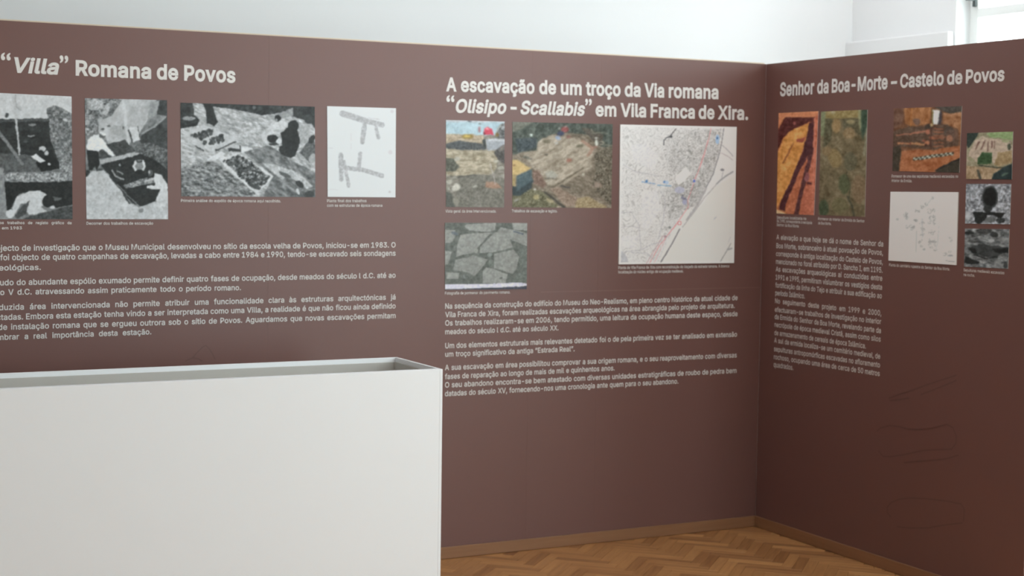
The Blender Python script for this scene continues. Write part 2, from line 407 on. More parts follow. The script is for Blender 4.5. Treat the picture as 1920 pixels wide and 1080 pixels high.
CAPTIONS = {
  'p1': [('Pormenor dos trabalhos de registo gráfico da', (-3.7657, 1.5239), (-3.3962, 1.5235), 0.0108), ('escavação em 1983', (-3.7659, 1.503), (-3.5897, 1.5029), 0.0109)],
  'p2': [('Decorrer dos trabalhos de escavação', (-3.3369, 1.5214), (-3.0659, 1.5222), 0.0112)],
  'p3': [('Primeira análise do espólio de época romana aqui recolhido.', (-2.9501, 1.6159), (-2.5168, 1.6172), 0.0115)],
  'p4': [('Planta final dos trabalhos', (-2.308, 1.6196), (-2.1247, 1.6209), 0.012), ('com as estruturas de época romana', (-2.3079, 1.5997), (-2.0496, 1.6012), 0.012)],
  'q1': [('Vista geral da área intervencionada.', (-1.7437, 1.5771), (-1.4881, 1.5777), 0.0125)],
  'q2': [('Trabalhos de escavação e registo.', (-1.4085, 1.5795), (-1.1698, 1.5797), 0.0127)],
  'q3': [('Fotografia de pormenor do pavimento romano.', (-1.7418, 1.2075), (-1.4115, 1.2062), 0.0125)],
  'q4': [('Planta de Vila Franca de Xira com reconstituição do traçado da estrada romana. A branco', (-0.8345, 1.3117), (-0.1956, 1.3124), 0.0133), ('localização do núcleo antigo de ocupação medieval.', (-0.8341, 1.2908), (-0.4651, 1.2908), 0.0133)],
  'r1': [('Sepultura localizada na', (0.1184, 1.5564), (0.3523, 1.5561), 0.0137), ('Sé, 1995, correspondente à necrópole', (0.1191, 1.5394), (0.3982, 1.5375), 0.0136), ('Senhor da Boa Morte', (0.1199, 1.5202), (0.2959, 1.518), 0.0137)],
  'r2': [('Pormenor do interior da Ermida do Senhor', (0.4439, 1.5586), (0.7808, 1.5566), 0.0131), ('da Boa Morte.', (0.4448, 1.5383), (0.5424, 1.5374), 0.0132)],
  'r3': [('Pormenor de uma das sepulturas medievais escavadas no', (0.9563, 1.7613), (1.3754, 1.7612), 0.0123), ('interior da Ermida.', (0.9571, 1.7419), (1.0904, 1.7408), 0.0123)],
  'r4': [('Planta do cemitério rupestre do Senhor da Boa Morte.', (0.9566, 1.3663), (1.3437, 1.3678), 0.0124)],
  'r7': [('Sepulturas medievais escavadas', (1.4251, 1.3694), (1.6594, 1.37), 0.0116), ('na rocha.', (1.426, 1.3499), (1.4918, 1.3499), 0.0116)],
}
DRAW_B = [[(0.9798, 0.7751), (1.0496, 0.801), (1.1257, 0.8283), (1.2298, 0.867), (1.3168, 0.8978), (1.4019, 0.9269)], [(0.9882, 0.7645), (1.0506, 0.7778), (1.112, 0.793)], [(1.187, 0.8171), (1.2604, 0.8459), (1.3324, 0.8751), (1.4029, 0.9048)], [(0.9065, 0.6146), (0.9299, 0.6342), (0.9931, 0.654), (1.056, 0.6577), (1.1181, 0.655), (1.1789, 0.6617), (1.2385, 0.6735), (1.2969, 0.6922), (1.3544, 0.7107), (1.3922, 0.7008), (1.4137, 0.6685), (1.4123, 0.6378), (1.3878, 0.6086), (1.3014, 0.5931), (1.2129, 0.5761), (1.0924, 0.5381), (0.9993, 0.5136), (0.9516, 0.5081), (0.9217, 0.5282)], [(1.094, 0.5024), (1.2001, 0.526), (1.3034, 0.5491), (1.3611, 0.5636), (1.4315, 0.5902)], [(0.9904, 0.2832), (1.0163, 0.3096), (1.0703, 0.3346), (1.1317, 0.3513), (1.2224, 0.3659), (1.2818, 0.3727), (1.3694, 0.3817), (1.4551, 0.3855), (1.4758, 0.3651), (1.4725, 0.3139)], [(0.9904, 0.2832), (0.9914, 0.2597), (1.0192, 0.2436)], [(1.0602, 0.2088), (1.1529, 0.2211), (1.2579, 0.2433), (1.3596, 0.2761), (1.4672, 0.3068)]]
DRAW_A = [[(-2.93, 0.9515), (-2.8989, 0.9657), (-2.8832, 0.9845), (-2.8597, 1.0068), (-2.844, 1.0155), (-2.8266, 0.9979), (-2.8124, 0.9741), (-2.8028, 0.9543)], [(-2.8989, 0.9657), (-2.8754, 0.9595), (-2.8596, 0.9488)]]

# ------------------------------------------------------------------ printed partitions
HP = 2.3198
XA0 = -5.6
YB1 = -1.82
# the long partition, in boards butted side by side
wa = struct(boxes('wall_partition_left', [(XA0, 0.014, 0, 0.05, 0.06, HP - .004)], M_WHITE))
wa.name = 'wall_long_partition'
ja = [XA0, -4.2, -2.572, -1.312, -0.946, 0.0]
for i in range(len(ja) - 1):
    g = 0.0001
    boxes('panel', [(ja[i] + g, 0.0, 0.0, ja[i + 1] - g, 0.0135, HP)], M_VINYL, wa, 0.0002)
boxes('vinyl_seam', [(-1.25, -0.0006, 1.2085, -0.004, 0.001, 1.2105)], M_SEAM, wa)
wbp = struct(boxes('wall_short_partition', [(0.0145, YB1, 0, 0.06, 0.0, HP - .004)], M_WHITE))
boxes('panel', [(0.0, YB1, 0.0, 0.014, -0.0005, HP)], M_VINYL, wbp, 0.0006)
t1 = struct(boxes('trim_1', [(XA0, 0.0145, HP - .02, 0.0, 0.032, HP + .0065)], M_EDGE, None, 0.0008))
t2 = struct(boxes('trim_2', [(0.0145, YB1, HP - .02, 0.032, 0.0, HP + .002)], M_EDGE, None, 0.0008))
struct(boxes('baseboard_back', [(XA0, -0.012, 0.0015, -0.012, 0.0, 0.054)], M_BASE, None, 0.0015))
struct(boxes('baseboard_right', [(-0.012, YB1, 0.0015, 0.0, 0.0, 0.054)], M_BASE, None, 0.0015))

def stroke_me(name, w, lines, wid, off):
    V, F = [], []
    for ln in lines:
        P = [Vector(p) for p in ln]
        for i, p in enumerate(P):
            d = (P[min(i + 1, len(P) - 1)] - P[max(i - 1, 0)]).normalized()
            n = Vector((-d.y, d.x)) * wid / 2
            V += [wallp(w, *(p + n), off), wallp(w, *(p - n), off)]
            if i:
                k = len(V); F.append((k - 4, k - 3, k - 1, k - 2))
    me = bpy.data.meshes.new(name); me.from_pydata(V, [], F)
    return me
for ln in DRAW_B: link('sketch_line', stroke_me('sketch_line', 'B', [ln], 0.006, 0.0006), M_SKETCH, wbp)
for ln in DRAW_A: link('sketch_line', stroke_me('sketch_line', 'A', [ln], 0.004, 0.0006), M_SKETCH, wa)

# ------------------------------------------------------------------ white plinth
PX0, PX1, PY0, PY1, PH = -4.75, -2.21, -1.003, -0.558, 1.0
pl = empty('display_plinth', ((PX0 + PX1) / 2, (PY0 + PY1) / 2, 0),
           'large white box-shaped museum plinth with open recessed top, in front of the brown wall', 'plinth')
ox, oy = pl.location.x, pl.location.y
def pbox(name, b, m=M_PLINTH, bev=0.0012):
    return boxes(name, [(b[0] - ox, b[1] - oy, b[2], b[3] - ox, b[4] - oy, b[5])], m, pl, bev)
t = 0.012
pbox('front_panel', (PX0 + t, PY0, 0.001, PX1 - t, PY0 + .028, PH))
pbox('back_panel', (PX0 + t, PY1 - t, 0.001, PX1 - t, PY1, PH))
pbox('side_panel', (PX1 - t, PY0, 0.001, PX1, PY1, PH))
pbox('side_panel', (PX0, PY0, 0.001, PX0 + t, PY1, PH))
li = pbox('recess_shade', (PX0 + t, PY1 - t - .01, PH - .14, PX1 - t, PY1 - t, PH - .018), M_RECESS, 0)  # thin sheet that carries the recess shade as colour
li['label'] = 'grey back of the recess, its shade put into the colour'
li = pbox('recess_shade', (PX1 - t - .008, PY0 + .028, PH - .14, PX1 - t, PY1 - t - .01, PH - .018), M_RECESS, 0)
li['label'] = 'grey right end of the recess, its shade put into the colour'
pbox('recess_floor', (PX0 + t, PY0 + .028, PH - .16, PX1 - t, PY1 - t, PH - .14), M_RECESS, 0)

# ------------------------------------------------------------------ lettering
def load_inter():
    try:
        p = os.path.join(bpy.utils.system_resource('DATAFILES', path='fonts'), 'Inter.woff2')
        return bpy.data.fonts.load(p)
    except Exception:
        return None
INTER = load_inter()
_c = bpy.data.curves.new('scratch_text', 'FONT'); _o = bpy.data.objects.new('scratch_text', _c)
COL.objects.link(_o)
BUILTIN = _c.font
_cache = {}
def word_geo(word, w, res=2):
    """outline of a word in em units, grown by w: vertices (n,2), faces"""
    key = (word, w, res)
    if key in _cache: return _cache[key]
    _c.font = BUILTIN if (word in '“”' or INTER is None) else INTER
    _c.resolution_u = res; _c.size = 1.0; _c.body = word
    _c.space_character = 1.0 + w * 1.2
    bpy.context.view_layer.update()
    _c.fill_mode = 'NONE'
    dg = bpy.context.evaluated_depsgraph_get(); dg.update()
    ev = _o.evaluated_get(dg); me = ev.to_mesh()
    V = [tuple(v.co)[:2] for v in me.vertices]
    nb = {}
    for e in me.edges:
        nb.setdefault(e.vertices[0], []).append(e.vertices[1]); nb.setdefault(e.vertices[1], []).append(e.vertices[0])
    # directed loops in the order of the outline
    loops = []; seen = set()
    for st in sorted(nb):
        if st in seen: continue
        lp = [st]; seen.add(st); prev = None; cur = st
        while True:
            nx = [q for q in nb[cur] if q not in seen]
            if not nx: break
            q = (cur + 1) if (cur + 1) in nx else nx[0]
            lp.append(q); seen.add(q); cur = q
        pts = []
        for q in lp:
            p = V[q]
            if not pts or math.hypot(p[0] - pts[-1][0], p[1] - pts[-1][1]) > 1e-5: pts.append(p)
        if len(pts) > 1 and math.hypot(pts[0][0] - pts[-1][0], pts[0][1] - pts[-1][1]) < 1e-5: pts.pop()
        if len(pts) > 2: loops.append(pts)
    ev.to_mesh_clear()
    area = lambda P: .5 * sum(P[i - 1][0] * P[i][1] - P[i][0] * P[i - 1][1] for i in range(len(P)))
    def inside(p, P):
        c = False; j = len(P) - 1
        for i in range(len(P)):
            if (P[i][1] > p[1]) != (P[j][1] > p[1]) and p[0] < (P[j][0] - P[i][0]) * (p[1] - P[i][1]) / (P[j][1] - P[i][1]) + P[i][0]: c = not c
            j = i
        return c
    ars = [area(P) for P in loops]
    sg = 1 if max(ars, key=abs) > 0 else -1
    outer = [P for P, a_ in zip(loops, ars) if a_ * sg > 0]; holes = [P for P, a_ in zip(loops, ars) if a_ * sg < 0]
    own = {i: [] for i in range(len(outer))}
    for H in holes:
        cand = [i for i, P in enumerate(outer) if all(inside(p, P) for p in H[::3])]
        if cand: own[min(cand, key=lambda i: abs(area(outer[i])))].append(H)
    U = []; F2 = []; cnt = 0
    for i, P in enumerate(outer):
        group = [P] + own[i]
        flat = [p for g in group for p in g]
        for t_ in tessellate_polygon([[Vector((p[0], p[1], 0)) for p in g] for g in group]):
            a0, b0, c0 = (flat[q] for q in t_)
            ar = (b0[0] - a0[0]) * (c0[1] - a0[1]) - (c0[0] - a0[0]) * (b0[1] - a0[1])
            if abs(ar) > 1e-9:
                o = len(U); z_ = 4.2e-4 + 1e-5 * (len(F2) % 40)
                for q in (t_ if ar > 0 else t_[::-1]): U.append(np.array([flat[q][0], flat[q][1], z_]))
                F2.append((o, o + 1, o + 2))
        if w > 0:
            for g, hole in [(P, False)] + [(H, True) for H in own[i]]:
                n_ = len(g); sgn = 1.0 if (area(g) > 0) != hole else -1.0
                r = [np.array(p) for p in g]; off_ = []
                for k_ in range(n_):
                    d0 = r[k_] - r[k_ - 1]; d1 = r[(k_ + 1) % n_] - r[k_]
                    d0 = d0 / np.hypot(*d0); d1 = d1 / np.hypot(*d1)
                    n0 = np.array([d0[1], -d0[0]]) * sgn; n1 = np.array([d1[1], -d1[0]]) * sgn
                    s_ = n0 + n1; l_ = np.hypot(*s_)
                    s_ = s_ / l_ if l_ > 1e-6 else n0
                    off_.append(r[k_] + s_ * w / max(.6, float(s_ @ n0)))
                for k_ in range(n_):               # every strip lies a hair above the one before: no coincident faces
                    k2 = (k_ + 1) % n_; z_ = 1e-5 * (cnt % 40); cnt += 1; o1 = len(U)
                    for q_ in (r[k_], r[k2], off_[k2], off_[k_]): U.append(np.array([q_[0], q_[1], z_]))
                    f = (o1, o1 + 1, o1 + 2, o1 + 3)
                    F2.append(f if sgn < 0 else f[::-1])
    U = np.array(U)
    _cache[key] = (U, F2)
    return U, F2
CAPH = float(word_geo('H', 0.0)[0][:, 1].max())

def line_me(name, items, w, off, origin):
    """items: (verts (n,2) in wall coordinates, faces); origin in world"""
    V, F = [], []
    for (P, fs) in items:
        o = len(V)
        for p in P:
            q = wallp(w, float(p[0]), float(p[1]), off + float(p[2]))
            V.append((q[0] - origin[0], q[1] - origin[1], q[2] - origin[2]))
        F += [tuple(o + i for i in f) for f in fs]
    me = bpy.data.meshes.new(name); me.from_pydata(V, [], F); me.update()
    return me

def place(U, p0, p1, cap, italic=0, x0=None, x1=None):
    """fit em-space outline between p0 and p1 on the baseline; cap height in metres"""
    lo = U[:, 0].min() if x0 is None else x0
    hi = U[:, 0].max() if x1 is None else x1
    p0 = np.array(p0); p1 = np.array(p1)
    sx = (np.hypot(*(p1 - p0))) / (hi - lo); sy = cap / CAPH
    d = (p1 - p0) / np.hypot(*(p1 - p0)); n = np.array([-d[1], d[0]])
    X = (U[:, 0] - lo) * sx; Y = U[:, 1] * sy
    if italic:
        L_ = X.max(); X = X + Y * 0.2; X = (X - X.min()) * L_ / (X.max() - X.min())
    return np.hstack([p0 + X[:, None] * d + Y[:, None] * n, U[:, 2:3]])

def text_line(parent, w, text, p0, p1, cap, wt, off=0.0011, res=2, name='text_line'):
    ws = text.split(' ')
    G = [word_geo('l' if x in ('I', 'I,') and x == 'I' else x, wt, res) for x in ws]   # a plain upright numeral one
    wid = [g[0][:, 0].max() - g[0][:, 0].min() for g in G]
    L = math.hypot(p1[0] - p0[0], p1[1] - p0[1])
    ems = cap / CAPH
    # natural width with a 0.27 em space; letters keep one width along the line, spaces take the rest
    nat = sum(wid) + 0.27 * (len(ws) - 1)
    k = L / nat
    kx = min(k, ems * JUST.get(w, 1.0)) if len(ws) > 3 else k
    gap = (L - sum(wid) * kx) / max(1, len(ws) - 1)
    d = np.array([(p1[0] - p0[0]) / L, (p1[1] - p0[1]) / L])
    s = 0.0; items = []
    for g, wd in zip(G, wid):
        a = np.array(p0) + d * s; b = a + d * wd * kx
        items.append((place(g[0], a, b, cap), g[1])); s += wd * kx + gap
    return link(name, line_me(name, items, w, off, parent.location), M_LETTER, parent)
JUST = {'A': 1.0, 'B': 1.0}

HLAB = {'villa': 'large off-white heading “Villa” Romana de Povos, top left on the brown wall',
        'troco': 'large two-line off-white heading A escavação de um troço da Via romana',
        'senhor': 'large off-white heading Senhor da Boa-Morte – Castelo de Povos on the right wall'}
for (nm, w, items) in HEADINGS:
    us = [p for it in items for p in (it[1], it[2])]
    org = wallp(w, min(p[0] for p in us), min(p[1] for p in us), 0.0)
    e = empty('heading', org, HLAB[nm], 'heading', 'headings on the brown panels')
    rows = {}
    for it in items:
        rows.setdefault(round((it[1][1]) / 0.04) if nm == 'troco' else 0, []).append(it)
    if nm == 'troco':
        rows = {0: items[:8], 1: items[8:]}
    for r in rows.values():
        its = []
        for (tx, a, b, cap, itl) in r:
            U, F = word_geo(tx, 0.028 if tx not in '“”' else 0.02, 4)
            P = place(U, a, b, cap, itl)
            if tx in '“”':
                P = place(U, a, b, cap * 0.95, 0)
            its.append((P, F))
        link('text_line', line_me('text_line', its, w, 0.0012, org), M_LETTER, e)

BLAB = {'villa': 'long off-white text block below the black-and-white photographs, above the white plinth',
        'troco': 'off-white text block starting Na sequência da construção, under the street map',
        'senhor': 'narrow off-white text block starting A elevação a que hoje on the right wall'}
for (nm, w, lines) in BLOCKS:
    org = wallp(w, lines[0][1][0], lines[-1][1][1], 0.0)
    e = empty('text_block', org, BLAB[nm], 'text', 'text blocks on the brown panels')
    for (tx, a, b, cap) in lines:
        text_line(e, w, tx, a, b, cap, 0.013)

# ------------------------------------------------------------------ painting the printed pictures
class Sheet:
    """a printed sheet: grid of print colours; q = its four corners (tl, tr, br, bl) in its own drawing units"""
    def __init__(s, nx, ny, q, base, seed=1, warp=0.0):
        s.nx, s.ny = nx, ny
        u, v = np.meshgrid((np.arange(nx) + .5) / nx, (np.arange(ny) + .5) / ny)
        tl, tr, br, bl = [np.array(p, float) for p in q]
        s.X = (1 - u) * (1 - v) * tl[0] + u * (1 - v) * tr[0] + u * v * br[0] + (1 - u) * v * bl[0]
        s.Y = (1 - u) * (1 - v) * tl[1] + u * (1 - v) * tr[1] + u * v * br[1] + (1 - u) * v * bl[1]
        s.im = np.zeros((ny, nx, 3)); s.im[:] = s.c(base)
        s.rng = np.random.default_rng(seed)
        s.unit = abs(tr[0] - tl[0]) / nx
        if warp:
            dx, dy = s.noise(9 * s.unit), s.noise(9 * s.unit)
            s.X = s.X + dx * warp * s.unit; s.Y = s.Y + dy * warp * s.unit
    def c(s, c): return np.array([c, c, c], float) if np.isscalar(c) else np.array(c, float)
    def mask(s, P):
        P = np.array(P, float); m = np.zeros(s.X.shape, bool); j = len(P) - 1
        for i in range(len(P)):
            xi, yi = P[i]; xj, yj = P[j]
            if yi != yj:
                cnd = ((yi > s.Y) != (yj > s.Y)) & (s.X < (xj - xi) * (s.Y - yi) / (yj - yi) + xi)
                m ^= cnd
            j = i
        return m
    def noise(s, size, ax=1.0, ang=0.0, oct=3):
        """smooth noise about 0; size in drawing units"""
        ca, sa = math.cos(math.radians(ang)), math.sin(math.radians(ang))
        x = (s.X * ca + s.Y * sa) / (size * ax); y = (-s.X * sa + s.Y * ca) / size
        out = np.zeros_like(x); amp = 1.0; tot = 0
        for o in range(oct):
            g = s.rng.random((64, 64)) - .5
            xx = x * 2 ** o + 11.3 * o; yy = y * 2 ** o + 7.1 * o
            x0 = np.floor(xx).astype(int); y0 = np.floor(yy).astype(int); fx = xx - x0; fy = yy - y0
            fx = fx * fx * (3 - 2 * fx); fy = fy * fy * (3 - 2 * fy)
            a = g[y0 % 64, x0 % 64]; b = g[y0 % 64, (x0 + 1) % 64]; c = g[(y0 + 1) % 64, x0 % 64]; d = g[(y0 + 1) % 64, (x0 + 1) % 64]
            out += amp * ((a * (1 - fx) + b * fx) * (1 - fy) + (c * (1 - fx) + d * fx) * fy); tot += amp; amp *= .65
        return out / tot * 2.2
    def poly(s, P, col, amp=0, size=12, ax=1.0, ang=0.0):
        m = s.mask(P); s._put(m, col, amp, size, ax, ang)
    def _put(s, m, col, amp, size=12, ax=1.0, ang=0.0):
        n = s.noise(size, ax, ang)[..., None] * amp if amp else 0
        f = m.astype(float)
        for _ in range(s.feather):
            p = np.pad(f, 1, 'edge'); f = (p[:-2, 1:-1] + p[2:, 1:-1] + p[1:-1, :-2] + p[1:-1, 2:] + p[1:-1, 1:-1]) / 5
        f = f[..., None]
        s.im = s.im * (1 - f) + (s.c(col) + n) * f
    feather = 0
    def ell(s, x, y, rx, ry, col, ang=0, amp=0):
        ca, sa = math.cos(math.radians(ang)), math.sin(math.radians(ang))
        X, Y = s.X - x, s.Y - y
        m = ((X * ca + Y * sa) / rx) ** 2 + ((-X * sa + Y * ca) / ry) ** 2 < 1
        s._put(m, col, amp)
    def line(s, P, w, col, amp=0, alpha=1.0):
        m = np.zeros(s.X.shape, bool)
        for (x0, y0), (x1, y1) in zip(P[:-1], P[1:]):
            dx, dy = x1 - x0, y1 - y0; L2 = dx * dx + dy * dy + 1e-9
            t = np.clip(((s.X - x0) * dx + (s.Y - y0) * dy) / L2, 0, 1)
            m |= (s.X - x0 - t * dx) ** 2 + (s.Y - y0 - t * dy) ** 2 < (w / 2) ** 2
        if alpha < 1: s.im = np.where(m[..., None], s.im * (1 - alpha) + s.c(col) * alpha, s.im)
        else: s._put(m, col, amp)
    def grain(s, amp, size, ax=1.0, ang=0.0, P=None, tint=None):
        n = s.noise(size, ax, ang)
        if P is not None: n = n * s.mask(P)
        s.im = s.im + n[..., None] * amp * (s.c(tint) if tint is not None else 1)
    def blobs(s, P, n, r, col, var=25, seed=3):
        P = np.array(P, float); rg = np.random.default_rng(seed); k = 0
        lo, hi = P.min(0), P.max(0)
        while k < n:
            x, y = rg.uniform(lo, hi)
            ins = False; j = len(P) - 1
            for i in range(len(P)):
                if (P[i][1] > y) != (P[j][1] > y) and x < (P[j][0] - P[i][0]) * (y - P[i][1]) / (P[j][1] - P[i][1]) + P[i][0]: ins = not ins
                j = i
            k += 1
            if ins: s.ell(x, y, r * rg.uniform(.6, 1.3), r * rg.uniform(.4, .9), s.c(col) + rg.uniform(-var, var), rg.uniform(0, 180))
    def soften(s, k=1):
        for _ in range(k):
            p = np.pad(s.im, ((1, 1), (1, 1), (0, 0)), 'edge')
            s.im = (p[:-2, 1:-1] + p[2:, 1:-1] + p[1:-1, :-2] + p[1:-1, 2:] + 2 * p[1:-1, 1:-1]) / 6

def paint_p1(s):
    s.grain(30, 30)
    s.poly([(-195, 50), (530, 70), (530, 215), (440, 165), (380, 150), (330, 175), (345, 250), (-195, 255)], 206, 14, 60)
    s.line([(100, 80), (105, 160), (140, 190)], 8, 165); s.ell(38, 222, 14, 18, 70)
    s.poly([(330, 175), (400, 150), (530, 210), (530, 650), (430, 610), (400, 560), (360, 400), (345, 240)], 122, 75, 16)
    s.ell(350, 205, 16, 8, 60); s.ell(432, 250, 20, 10, 70); s.ell(465, 250, 18, 10, 205)
    s.poly([(-195, 262), (345, 243), (360, 400), (440, 600), (200, 600), (-195, 470)], 40, 22, 40, 3)
    s.poly([(-195, 262), (345, 243), (345, 262), (-195, 285)], 78, 20, 10)
    s.ell(225, 293, 30, 7, 135); s.ell(215, 370, 28, 7, 150); s.ell(175, 410, 20, 5, 85)
    s.poly([(-195, 470), (100, 500), (250, 510), (290, 625), (20, 630), (-195, 650)], 88, 28, 20)
    s.line([(80, 70), (104, 245), (130, 500)], 15, 192); s.line([(-60, 290), (0, 365), (150, 570)], 24, 128, 20)
    s.poly([(370, 470), (440, 600), (290, 625), (250, 560), (330, 470)], 24)
    s.ell(330, 560, 72, 45, 20); s.poly([(213, 518), (250, 498), (325, 548), (282, 562)], 222)
    s.ell(298, 462, 28, 20, 195); s.ell(290, 490, 20, 20, 30); s.ell(332, 492, 14, 16, 195); s.ell(350, 568, 13, 9, 200)
    s.poly([(10, 632), (430, 628), (418, 560), (450, 530), (530, 570), (530, 690), (350, 692), (250, 706), (30, 690)], 148, 85, 14)
    s.poly([(20, 697), (350, 700), (530, 688), (530, 880), (400, 885), (330, 800), (250, 760), (120, 790), (60, 900), (30, 950)], 27, 16, 18)
    s.poly([(-195, 560), (12, 600), (45, 975), (-195, 975)], 142, 30, 25)
    s.poly([(75, 890), (110, 805), (200, 765), (280, 756), (332, 790), (312, 850), (290, 880), (335, 905), (200, 935), (180, 905), (212, 835), (140, 855), (92, 925)], 206, 14, 20)
    s.poly([(90, 940), (150, 870), (207, 832), (178, 925), (120, 960)], 70, 20); s.line([(215, 830), (190, 890)], 9, 200)
    s.ell(60, 925, 33, 30, 212); s.poly([(370, 800), (440, 812), (436, 826), (380, 840)], 95); s.ell(342, 835, 46, 42, 28)
    s.ell(375, 880, 20, 11, 205); s.poly([(200, 945), (335, 908), (530, 862), (530, 980), (140, 975)], 68, 30, 14)
    s.line([(330, 905), (530, 862)], 7, 120)

def paint_p2(s):
    s.grain(30, 30)
    s.poly([(30, 45), (345, 60), (255, 200), (165, 230), (130, 345), (30, 370)], 128, 95, 22)
    s.ell(125, 110, 58, 46, 178, 0, 50); s.ell(215, 150, 22, 50, 180, 20, 40); s.ell(62, 250, 18, 22, 165)
    s.poly([(155, 235), (250, 205), (345, 65), (620, 75), (570, 200), (525, 270), (480, 340), (400, 430), (380, 400), (225, 432), (200, 350), (150, 340)], 182, 26, 70)
    s.ell(300, 320, 60, 40, 165, 0, 12); s.ell(230, 285, 14, 10, 100); s.ell(345, 300, 9, 12, 90); s.ell(183, 310, 12, 10, 80)
    s.line([(345, 80), (390, 440)], 22, 200); s.line([(395, 320), (420, 412)], 16, 60)
    s.poly([(620, 72), (715, 78), (715, 570), (560, 500), (480, 410), (500, 345), (600, 300), (650, 255), (690, 205), (590, 190)], 58, 26, 40)
    s.poly([(570, 90), (640, 80), (620, 190), (540, 260)], 150, 20, 40); s.line([(500, 345), (600, 290), (690, 215)], 16, 150, 20)
    s.poly([(393, 298), (466, 290), (488, 400), (425, 417)], 205, 6); s.line([(462, 290), (487, 395)], 6, 70)
    s.poly([(150, 490), (205, 435), (360, 397), (445, 490), (300, 532), (150, 550)], 66, 20, 20)
    s.poly([(420, 435), (560, 420), (710, 480), (720, 700), (560, 560), (470, 512)], 92, 60, 13)
    s.poly([(170, 600), (480, 510), (600, 555), (720, 650), (720, 900), (500, 940), (420, 912), (330, 800), (240, 690)], 34, 16, 20)
    s.poly([(150, 562), (440, 498), (478, 505), (420, 532), (170, 592)], 178, 20, 14)
    s.poly([(345, 765), (500, 708), (625, 705), (600, 745), (370, 792)], 135, 85, 11)
    s.poly([(55, 455), (60, 400), (112, 353), (170, 355), (200, 420), (285, 527), (262, 537), (180, 472), (135, 492), (60, 472)], 222, 8)
    s.ell(178, 362, 24, 20, 90); s.ell(182, 346, 28, 12, 225, 20)
    s.poly([(58, 475), (145, 488), (155, 600), (138, 645), (120, 600), (100, 640), (68, 645)], 30)
    s.ell(160, 662, 30, 35, 62); s.ell(60, 670, 22, 26, 40)
    s.ell(475, 610, 38, 38, 130, 0, 20); s.line([(452, 568), (430, 612), (446, 640)], 20, 205); s.line([(500, 568), (520, 612), (500, 640)], 20, 205)
    s.ell(476, 566, 22, 15, 50); s.ell(476, 562, 14, 8, 120); s.ell(478, 655, 30, 20, 25)
    s.ell(300, 640, 40, 45, 40); s.line([(258, 640), (285, 690), (345, 715)], 12, 155, 40); s.ell(318, 602, 8, 14, 165); s.line([(300, 650), (345, 670)], 10, 140)
    s.poly([(598, 668), (650, 678), (705, 755), (720, 905), (608, 892), (645, 800), (600, 802), (533, 787), (538, 770), (605, 768)], 208, 14, 20)
    s.ell(566, 668, 22, 26, 80); s.ell(556, 660, 8, 14, 170); s.line([(595, 708), (520, 738)], 14, 185, 20)
    s.poly([(45, 700), (100, 650), (190, 640), (240, 700), (330, 810), (400, 912), (470, 942), (620, 893), (720, 880), (720, 1050), (45, 1050)], 192, 26, 30)
    s.line([(235, 690), (330, 800), (395, 912)], 12, 45); s.line([(300, 760), (475, 940)], 6, 150); s.ell(490, 970, 22, 16, 130)

